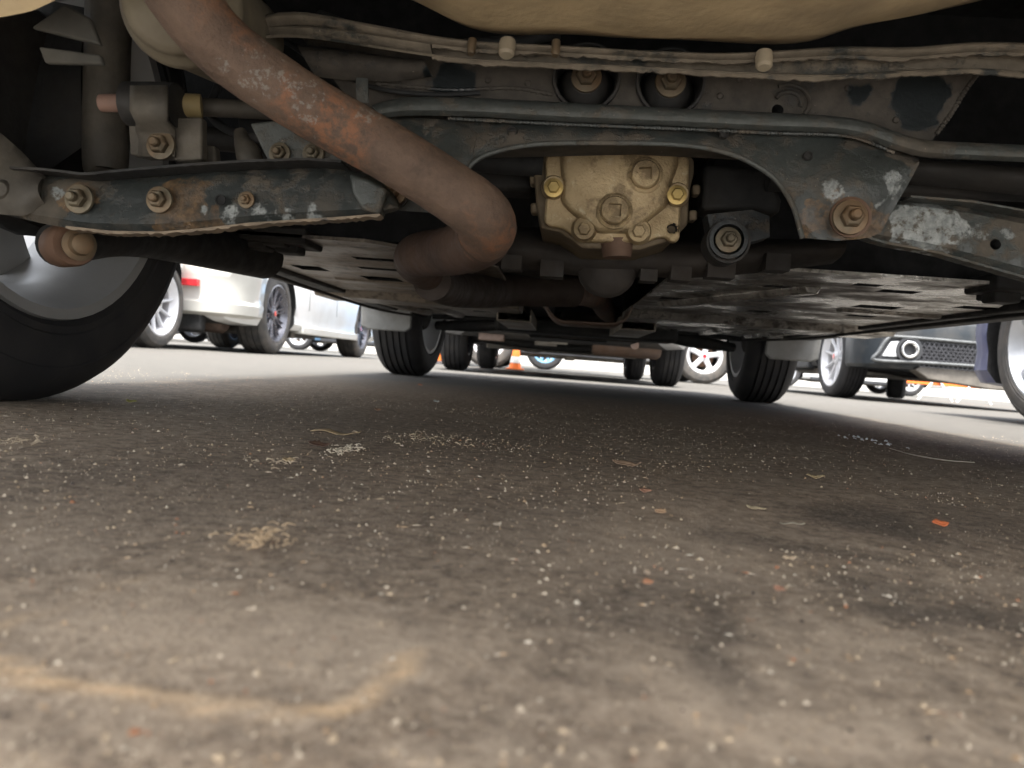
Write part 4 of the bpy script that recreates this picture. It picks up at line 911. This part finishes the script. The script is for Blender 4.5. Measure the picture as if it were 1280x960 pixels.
# extra clutter under car ahead
for k in range(14):
    x = random.uniform(-.6, .6); y = random.uniform(.1, 3.3); q = random.uniform(.03, .10); z = random.uniform(.20, .24)
    bm = bmesh.new(); a_box(bm, (x - q, y - q * .6, z), (x + q, y + q * .6, z + .05)); kid('underbody_bracket', bm, m_pipe2 if k % 2 else m_floor, c2, bevel=.006)
# white saloon, left, nose away
wx = -2.25 - .87
cW = add('white saloon with red bumper reflector and dark multi spoke wheel, left behind the near tyre', 'parked_car', 4.5, 1.74, 1.46, .20, 'sedan', m_white, wx, 5.22, 0, (.78, 3.42), .325, dict(wd=.23, rr=.225, style='twin', rim_m=m_alloyd, grooves=4, rub=m_rub2, accent=m_red), group=G)
dress2(cW, 4.5, 1.74, 1.46, .20, m_cream)
# rear bumper skirt corner with reflector
def bumper_shell(root, W, pts, mat, name='rear_bumper', wrap=.42, yoff=-.02):
    """wraps the rear corner(s): plan superellipse, height profile pts=[(z, out)]"""
    bm = bmesh.new(); plan = []
    for k in range(41):
        a = math.pi * k / 40; x = -math.cos(a); y = math.sin(a)
        X = math.copysign(abs(x) ** .32, x) * (W / 2); Yv = wrap * (1 - abs(y) ** .55 * 1.0) ** 1.0
        plan.append((X, Yv))
    G_ = []
    for z, o in pts:
        G_.append([bm.verts.new((x * (1 + o / (W / 2)), y - o + yoff, z)) for x, y in plan])
    for a, b in zip(G_[:-1], G_[1:]):
        for k in range(40): bm.faces.new((a[k], a[k + 1], b[k + 1], b[k]))
    return kid(name, bm, mat, root, smooth=35, solid=.012)
bumper_shell(cW, 1.75, [(.25, -.10), (.255, -.03), (.275, .0), (.34, .012), (.365, .0), (.40, .004), (.52, .02), (.56, .035), (.60, .03), (.70, .01)], m_cream)
for s in (-1, 1):
    bm = bmesh.new(); a_box(bm, (min(s * .47, s * .60), -.075, .44), (max(s * .47, s * .60), -.03, .49)); r_ = kid('reflector', bm, m_red, cW, bevel=.006)
bm = bmesh.new(); a_box(bm, (-.60, .02, .13), (.60, .10, .262)); a_box(bm, (-.5, .12, .16), (-.1, .5, .24)); a_box(bm, (.15, .15, .15), (.5, .6, .24)); kid('rear_valance', bm, m_under, cW, bevel=.02)
# white van nearest left
cN = add('pale kei van beside the near left tyre showing a spoked silver wheel', 'parked_van', 3.4, 1.48, 1.85, .19, 'van', m_white2, -2.5 - .74, 1.72, 0, (.55, 2.98), .285, dict(wd=.15, rr=.20, style='multi', rim_m=m_alloyw, grooves=4, rub=m_rub2, accent=m_chrome), cat='van', group=G)
dress2(cN, 3.4, 1.48, 1.85, .19, m_white2)
# dark SUV on the right, tail towards us
SW = 1.78; sx_ = 2.13 + SW / 2
cS = add('slate blue SUV at right with round exhaust tip and honeycomb bumper grille', 'parked_suv', 4.3, SW, 1.65, .24, 'hatch', m_slate, sx_, 5.50, 0, (.78, 3.45), .325, dict(wd=.19, rr=.235, style='multi', rim_m=m_alloyw, grooves=5, rub=m_rub, accent=m_red), cat='suv', group=G, lower=m_plast, steer=R(-22))
dress2(cS, 4.3, SW, 1.65, .24, m_plast)
bumper_shell(cS, SW + .01, [(.245, -.08), (.25, -.02), (.27, .0), (.36, .008), (.48, .012), (.56, .02), (.62, .0)], m_slate)
m_trim = mat_plain('satin_trim', (.14, .145, .145), .35, .6)
# fog lamp surround, honeycomb, tip, skid: on the rear face (local y about -.03)
inv = cS.matrix_world.inverted(); SL = Vector(cS.location)
def sp(px, py, Y=4.24): return at(px, py, Y + 1.2) - SL
def splate(bm, pts, Y, dep): 
    f = [bm.verts.new(sp(x, y, Y)) for x, y in pts]; g = [bm.verts.new(v.co + Vector((0, dep, 0))) for v in f]
    bm.faces.new(f); bm.faces.new(g[::-1])
    for i in range(len(f)): bm.faces.new((f[i], f[(i + 1) % len(f)], g[(i + 1) % len(f)], g[i]))
bm = bmesh.new(); splate(bm, [(1094, 449), (1108, 424), (1118, 421), (1290, 436), (1290, 462), (1200, 455), (1150, 452)], 4.262, .06); kid('grille_recess', bm, m_plast, cS)
bm = bmesh.new(); a_tube(bm, [sp(*p, 4.25) for p in [(1290, 462), (1210, 457), (1150, 453), (1094, 450), (1098, 440), (1110, 423), (1125, 421), (1210, 428), (1290, 436)]], .012, 10, 4); kid('trim_surround', bm, m_trim, cS)
bm = bmesh.new(); splate(bm, [(1103, 445), (1114, 427), (1124, 426), (1122, 446)], 4.252, .03); kid('fog_lamp', bm, m_clear, cS, bevel=.004)
bm = bmesh.new()
for r_ in range(7):
    for q in range(26):
        px = 1152 + q * 6 + (3 if r_ % 2 else 0); py = 430.5 + r_ * 4.2 + (px - 1152) * .075
        c = sp(px, py, 4.256)
        if r_ == 0 and px < 1156 or r_ > 4 and px > 1285: continue
        a_lathe(bm, [(0, .0215), (-.006, .0215), (-.006, .0165), (0, .0165)], c, (0, 1, 0), 6, closed=True)
kid('honeycomb_mesh', bm, mat_plain('mesh_grey', (.04, .04, .045), .45), cS, smooth=20)
bm = bmesh.new(); c = sp(1138, 437, 4.23)
a_lathe(bm, [(0, .060), (.12, .060), (.12, .040), (.002, .042), (-.002, .046), (-.002, .058)], c, (0, 1, 0), 40, closed=True)
et = kid('exhaust_tip', bm, m_chrome, cS, smooth=50)
bm = bmesh.new(); a_lathe(bm, [(.0, .088), (.06, .086), (.06, .066), (.0, .068)], c + Vector((0, .012, 0)), (0, 1, 0), 40, closed=True); kid('tip_surround', bm, m_plast, et)
bm = bmesh.new(); a_lathe(bm, [(.06, 0), (.06, .042)], c, (0, 1, 0), 30); kid('pipe_inside', bm, m_liner, et)
bm = bmesh.new(); splate(bm, [(1144, 462), (1152, 457), (1300, 472), (1300, 492), (1240, 487), (1160, 474)], 4.27, .12); kid('skid_plate', bm, mat_plain('skid_tan', (.15, .135, .115), .5, .3), cS, bevel=.008)
# blue car nearest right: its bumper end stops just past the wheel
BL = 3.35
cB = add('deep blue car at the right edge showing a silver five spoke wheel', 'parked_car', 3.52, 1.60, 1.5, .135, 'van', m_blue, 1.665 + .80, -.05, 0, (.5, 2.86), .305, dict(wd=.185, rr=.215, style='five', rim_m=m_silver, grooves=4, rub=m_rub2, spin=.5), group=G)
dress2(cB, 3.50, 1.60, 1.5, .135, m_blue)
# pale car behind car ahead at right, side on
def side_on(label, x0, y, L, W, H, zb, style, paint, axles, Rw, wk, face, **k):
    """length runs along world X"""
    r = make_car('parked_car', L, W, H, zb, style, paint, 0, 0, 0, axles, Rw, wk, label, 'car', G, **k)
    r.location = (x0 + (L if face < 0 else 0), y, 0) if True else None
    r.rotation_euler = (0, 0, R(-90)) if face > 0 else (0, 0, R(90)); r.location = ((x0 if face > 0 else x0 + L), y + W / 2, 0)
    dress2(r, L, W, H, zb, m_plast); return r
side_on('white car parked side on beyond the right front tyre of the car ahead', -1.55, 8.95, 3.6, 1.65, 1.5, .21, 'hatch', m_white2, (.70, 3.20), .32, dict(wd=.18, rr=.20, style='five', rim_m=m_alloyw, grooves=4, rub=m_rub2, accent=m_red), 1)
side_on('light blue car parked side on far ahead, with blue wheel covers', -2.95, 12.2, 3.8, 1.6, 1.5, .30, 'hatch', m_sky, (.65, 2.70 ), .30, dict(wd=.17, rr=.19, style='hubcap', rim_m=m_alloyb, grooves=3, lite=True), 1)
side_on('small black car side on, far left under the white saloon', -9.8, 12.2, 3.9, 1.6, 1.45, .18, 'hatch', m_black_p, (.7, 3.1), .30, dict(wd=.17, rr=.2, style='five', rim_m=m_alloyw, grooves=3, lite=True), 1)
side_on('blue car side on, farthest left of the car ahead', -6.1, 15.5, 3.9, 1.6, 1.5, .22, 'hatch', m_sky, (.7, 3.1), .30, dict(wd=.17, rr=.2, style='five', rim_m=m_silver, grooves=3, lite=True), 1)
side_on('black sedan side on in the back row, far left', -11.5, 17.5, 4.4, 1.7, 1.4, .18, 'sedan', m_black_p, (.75, 3.4), .31, dict(wd=.18, rr=.2, style='multi', rim_m=m_silver, grooves=3, lite=True), 1)
side_on('white car side on in the back row, far right', 4.0, 16.5, 4.2, 1.7, 1.45, .2, 'sedan', m_white, (.75, 3.3), .31, dict(wd=.18, rr=.2, style='seven', rim_m=m_silver, grooves=3, lite=True), 1)
# ------------------------------------------------------------------ street furniture
m_or = mat_plain('orange_plastic', (.85, .20, .03), .45, var=.08); m_wht = mat_plain('white_band', (.8, .8, .78), .4, var=.05)
def post(x, y, label):
    r = empty('marker_post', (x, y, 0)); tag(r, label, 'bollard')
    bm = bmesh.new(); a_lathe(bm, [(0, 0), (0, .11), (.02, .105), (.04, .05), (.04, 0)], (0, 0, 0), (0, 0, 1), 28); kid('base', bm, m_plast, r)
    bm = bmesh.new(); a_lathe(bm, [(.04, 0), (.04, .038), (.78, .034), (.80, .02), (.80, 0)], (0, 0, 0), (0, 0, 1), 24); kid('tube', bm, m_or, r)
    bm = bmesh.new()
    for z in (.45, .62): a_lathe(bm, [(z, .038), (z, .0385), (z + .08, .038), (z + .08, .037)], (0, 0, 0), (0, 0, 1), 24)
    kid('reflective_band', bm, m_wht, r)
post(-1.33, 8.4, 'slim orange marker post between the left tyres of the cars ahead')
def cone(x, y, label):
    r = empty('traffic_cone', (x, y, 0)); tag(r, label, 'traffic cone')
    bm = bmesh.new(); a_box(bm, (-.18, -.18, 0), (.18, .18, .03)); kid('base', bm, m_or, r, bevel=.01)
    bm = bmesh.new(); a_lathe(bm, [(.03, .13), (.05, .12), (.68, .03), (.70, .02), (.70, 0)], (0, 0, 0), (0, 0, 1), 28); kid('cone_body', bm, m_or, r)
    bm = bmesh.new(); a_lathe(bm, [(.14, .110), (.14, .112), (.27, .093), (.27, .090)], (0, 0, 0), (0, 0, 1), 28); kid('reflective_band', bm, m_wht, r)
cone(-.50, 8.62, 'orange cone with white band seen beneath the car ahead')
bpy.data.objects['traffic_cone'].scale = (.55, .55, .55)
br = empty('folding_barrier', (5.35, 10.6, 0)); tag(br, 'low orange barrier on white trestle legs under the SUV at right', 'barrier')
bm = bmesh.new(); a_box(bm, (-.75, -.03, .20), (1.6, .03, .40)); kid('plank', bm, m_or, br, bevel=.012)
for x in (-.35, .15, 1.3):
    for s in (-1, 1):
        bm = bmesh.new(); a_tube(bm, [(x + s * .22, -.05, 0), (x, -.05, .32)], .014, 8, 1); kid('leg', bm, m_wht, br)
# low pale wall closing the lot
bm = bmesh.new(); a_box(bm, (-60, 0, 0), (60, .2, 1.6)); a_box(bm, (-60, -.04, 1.6), (60, .24, 1.68))
wl_ = finish('boundary_wall', bm, mat_plain('pale_render', (.62, .60, .56), .85, var=.08, scale=.6), None, 30); wl_.location = (0, 34, 0); tag(wl_, 'long pale rendered wall closing the far side of the car park', 'wall')
# ------------------------------------------------------------------ litter on the ground
def gz(p): return 0.0012
m_grit, _nt, _bs = newmat('pale_grit'); _co = coords(_nt); _wn = N(_nt, 'TexVoronoi'); _wn.inputs['Scale'].default_value = 160; _nt.links.new(_co, _wn.inputs['Vector'])
_cr = N(_nt, 'ValToRGB'); _nt.links.new(N(_nt, 'SeparateColor').outputs[0], _cr.inputs[0]) if False else None
_sp = N(_nt, 'SeparateColor'); _nt.links.new(_wn.outputs['Color'], _sp.inputs[0]); _nt.links.new(_sp.outputs[0], _cr.inputs[0]); _cr.color_ramp.interpolation = 'CONSTANT'
_el = _cr.color_ramp.elements; _el[0].color = (.50, .38, .25, 1); _el[1].position = .35; _el[1].color = (.56, .46, .34, 1)
for _p, _c in ((.62, (.42, .28, .16, 1)), (.76, (.58, .50, .39, 1)), (.86, (.36, .15, .07, 1)), (.90, (.06, .045, .035, 1))):
    _e = _el.new(_p); _e.color = _c
_nt.links.new(_cr.outputs[0], _bs.inputs['Base Color']); _bs.inputs['Roughness'].default_value = .85
def grit():
    bm = bmesh.new()
    base = bmesh.new(); 
    def chip(x, y, s, el=1.0, rz=0, fl=.9):
        n = 6; vs = []
        top = bm.verts.new((x + s * random.uniform(-.4, .4), y + s * random.uniform(-.4, .4), s * fl * random.uniform(.4, 1.1) + .0006)); ring = []
        for k in range(n):
            a = 2 * math.pi * k / n + rz; r = s * random.uniform(.35, 1.25); dx = math.cos(a) * r * el; dy = math.sin(a) * r
            ring.append(bm.verts.new((x + dx * math.cos(rz) - dy * math.sin(rz), y + dx * math.sin(rz) + dy * math.cos(rz), .0002)))
            
        for k in range(n): bm.faces.new((ring[k], ring[(k + 1) % n], top))
    cl = [(RNG.uniform(-.6, .8), RNG.uniform(.3, 1.4), RNG.uniform(.04, .16)) for _ in range(26)]
    cnt = 0
    while cnt < 19000:
        y = .14 + RNG.rand() ** 1.5 * 1.7; x = RNG.uniform(-.75, .75) * (y + .12) + .0
        if RNG.rand() < .35:
            c = cl[RNG.randint(len(cl))]; x = c[0] + RNG.randn() * c[2]; y = c[1] + RNG.randn() * c[2] * .6
            if y < .14: continue
        s = .00018 + .0009 * RNG.rand() ** 7 + .00045 * min(1, y / 1.0) * RNG.rand()
        chip(x, y, s, RNG.uniform(.8, 2.2), RNG.uniform(0, 6.28)); cnt += 1
    for _ in range(140):      # short straw bits
        y = .2 + RNG.rand() ** 1.3 * 1.3; x = RNG.uniform(-.7, .75) * (y + .1); chip(x, y, .0003 + RNG.rand() * .0003, RNG.uniform(4, 9), RNG.uniform(-.5, .5), .6)
    return bm
g_ = finish('grit', grit(), m_grit, None, 0); tag(g_, 'fine pale grit and straw specks scattered over the asphalt', kind='stuff')
def clump(name, px, py, wpx, hpx, n, label, cat, col, lr=(.0012, .0065), th=.0003):
    c = gnd(px, py); a = abs(gnd(px + wpx, py).x - c.x); b = abs(gnd(px, py - hpx).y - c.y); bm = bmesh.new()
    for _ in range(n):
        x = random.gauss(0, a * .5); y = random.gauss(0, b * .5); l = random.uniform(*lr); t = random.uniform(0, math.pi); z = .001 + random.random() * .002
        d = Vector((math.cos(t), math.sin(t), random.uniform(-.1, .25))) * l / 2
        p = Vector((x, y, z + .001)); q_ = random.uniform(.4, 1.3); a_tube(bm, [p - d, p + Vector((random.uniform(-1, 1), random.uniform(-1, 1), 1)) * l * .2, p + d], [th * q_, th * 1.3 * q_, th * .5], 5, 2)
    o = finish(name, bm, mat_plain(name + '_mat', col, .8, var=.3, scale=200), None, 40); o.location = (c.x, c.y, 0); tag(o, label, cat)
clump('straw_clump', 325, 680, 46, 15, 80, 'matted straw coloured clump in the middle left of the ground', 'debris', (.50, .36, .22))
clump('straw_clump', 432, 566, 22, 6, 60, 'small pale crumbly clump right behind the dark curled leaf', 'debris', (.58, .50, .38), (.002, .005), .0005)
clump('straw_clump', 350, 582, 60, 7, 26, 'thin scatter of pale straw left of the small tan leaf', 'debris', (.5, .40, .28), (.002, .008))
clump('paper_crumbs', 1088, 553, 14, 5, 26, 'bluish white crumbs at the edge of the lit ground on the right', 'debris', (.75, .78, .82), (.002, .006), .0010)
clump('straw_clump', 25, 556, 35, 7, 28, 'pale straw scatter at the left edge in front of the near tyre', 'debris', (.5, .40, .28), (.002, .008))
clump('straw_clump', 520, 550, 90, 8, 40, 'loose straw bits trailing right of the long tan strip', 'debris', (.5, .40, .27), (.002, .008))
def leaf(px, py, wpx, asp, rz, col, label, name='fallen_leaf', cat='leaf', curl=.25, shape='leaf'):
    c = gnd(px, py); ln = abs(gnd(px + wpx, py).x - gnd(px, py).x); bm = bmesh.new(); n = 12; rows = []
    for i in range(n + 1):
        t = i / n; w_ = ln * asp * .5 * (math.sin(math.pi * min(1, t ** .8)) ** .8 + .03) * random.uniform(.6, 1.1) if shape == 'leaf' else ln * asp * .5 * (1 - .25 * t + random.uniform(-.15, .15))
        x = (t - .5) * ln; z = .0018 + curl * ln * .5 * (2 * t - 1) ** 2 + ln * .03 * math.sin(t * 9 + px); row = []
        for k in (-2, -1, 0, 1, 2):
            row.append(bm.verts.new((x, k / 2 * w_ + random.uniform(-.05, .05) * w_, z + abs(k / 2) ** 1.5 * w_ * curl * 1.2)))
        rows.append(row)
    for a, b in zip(rows[:-1], rows[1:]):
        for k in range(4): bm.faces.new((a[k], a[k + 1], b[k + 1], b[k]))
    o = finish(name, bm, mat_plain('leaf_mat', col, .7, var=.3, scale=150), None, 60, solid=.0004); o.location = (c.x, c.y, 0); o.rotation_euler = (.35 if shape == 'leaf' else .1, 0, rz); o.location.z = ln * asp * .16 if shape == 'leaf' else 0; tag(o, label, cat)
leaf(783, 586, 34, .35, -.2, (.30, .20, .13), 'curled brown leaf on the ground below the differential', curl=.35)
leaf(808, 734, 15, .7, .4, (.50, .24, .13), 'orange leaf scrap nearest the camera, right of centre')
leaf(806, 722, 16, .6, 1.2, (.55, .42, .30), 'tan leaf scrap touching the orange scrap right of centre')
leaf(826, 645, 15, .7, -.5, (.50, .32, .19), 'pale orange leaf fragment right of centre')
leaf(975, 743, 15, .6, -.8, (.42, .22, .14), 'dull reddish leaf fragment among the dark stains')
leaf(1174, 661, 17, .8, 0, (.85, .22, .08), 'bright orange red leaf scrap on the far right stain')
leaf(1018, 600, 20, .35, .1, (.50, .38, .22), 'narrow tan leaf lying flat on the right')
leaf(945, 640, 22, .3, -.3, (.52, .42, .27), 'small straw coloured leaf near the dark stains')
leaf(806, 618, 16, .5, .2, (.42, .22, .14), 'small rust brown leaf just below the curled brown leaf')
leaf(420, 543, 75, .22, -.12, (.52, .38, .22), 'long tan bark strip lying behind the dark leaf', 'bark_strip', 'bark', .05, 'strip')
leaf(400, 562, 36, .45, .1, (.10, .055, .035), 'dark brown curled leaf beside the pale clump', curl=.4)
leaf(360, 580, 22, .6, .9, (.60, .45, .26), 'small tan folded leaf left of the dark leaf')
leaf(472, 515, 12, .7, .5, (.38, .20, .12), 'rust coloured leaf scrap in the shade left of centre')
leaf(525, 483, 10, .8, .5, (.55, .20, .10), 'tiny orange leaf beside the left front tyre overhead')
leaf(165, 505, 26, .5, 0, (.42, .38, .10), 'yellow green leaf on the ground beside the near tyre')
leaf(545, 504, 10, .7, .5, (.78, .80, .78), 'tiny white paper scrap in the shade ahead', 'paper_scrap', 'litter')
leaf(990, 658, 30, .10, .3, (.45, .40, .30), 'thin pale twig flake across the right stain', 'twig', 'twig', .05, 'strip')
leaf(620, 660, 16, .4, 1.0, (.60, .50, .38), 'cream husk standing out in the middle of the ground', 'husk', 'debris')
leaf(985, 703, 18, .4, .3, (.60, .45, .30), 'small tan flake above the dull reddish fragment', 'husk', 'debris')
bm = bmesh.new(); pts = [gnd(*p, .002) for p in ((1112, 562), (1140, 570), (1180, 577), (1218, 580))]; c = pts[0].copy(); a_tube(bm, [p - c + Vector((0, 0, .002)) for p in pts], [.0004, .0008, .0008, .0004], 6, 5)
o = finish('straw_stalk', bm, mat_plain('stalk_mat', (.50, .46, .38), .8), None, 60); o.location = c; tag(o, 'single long straw stalk on the ground at right', 'straw')
for nm in ('lot',): pass
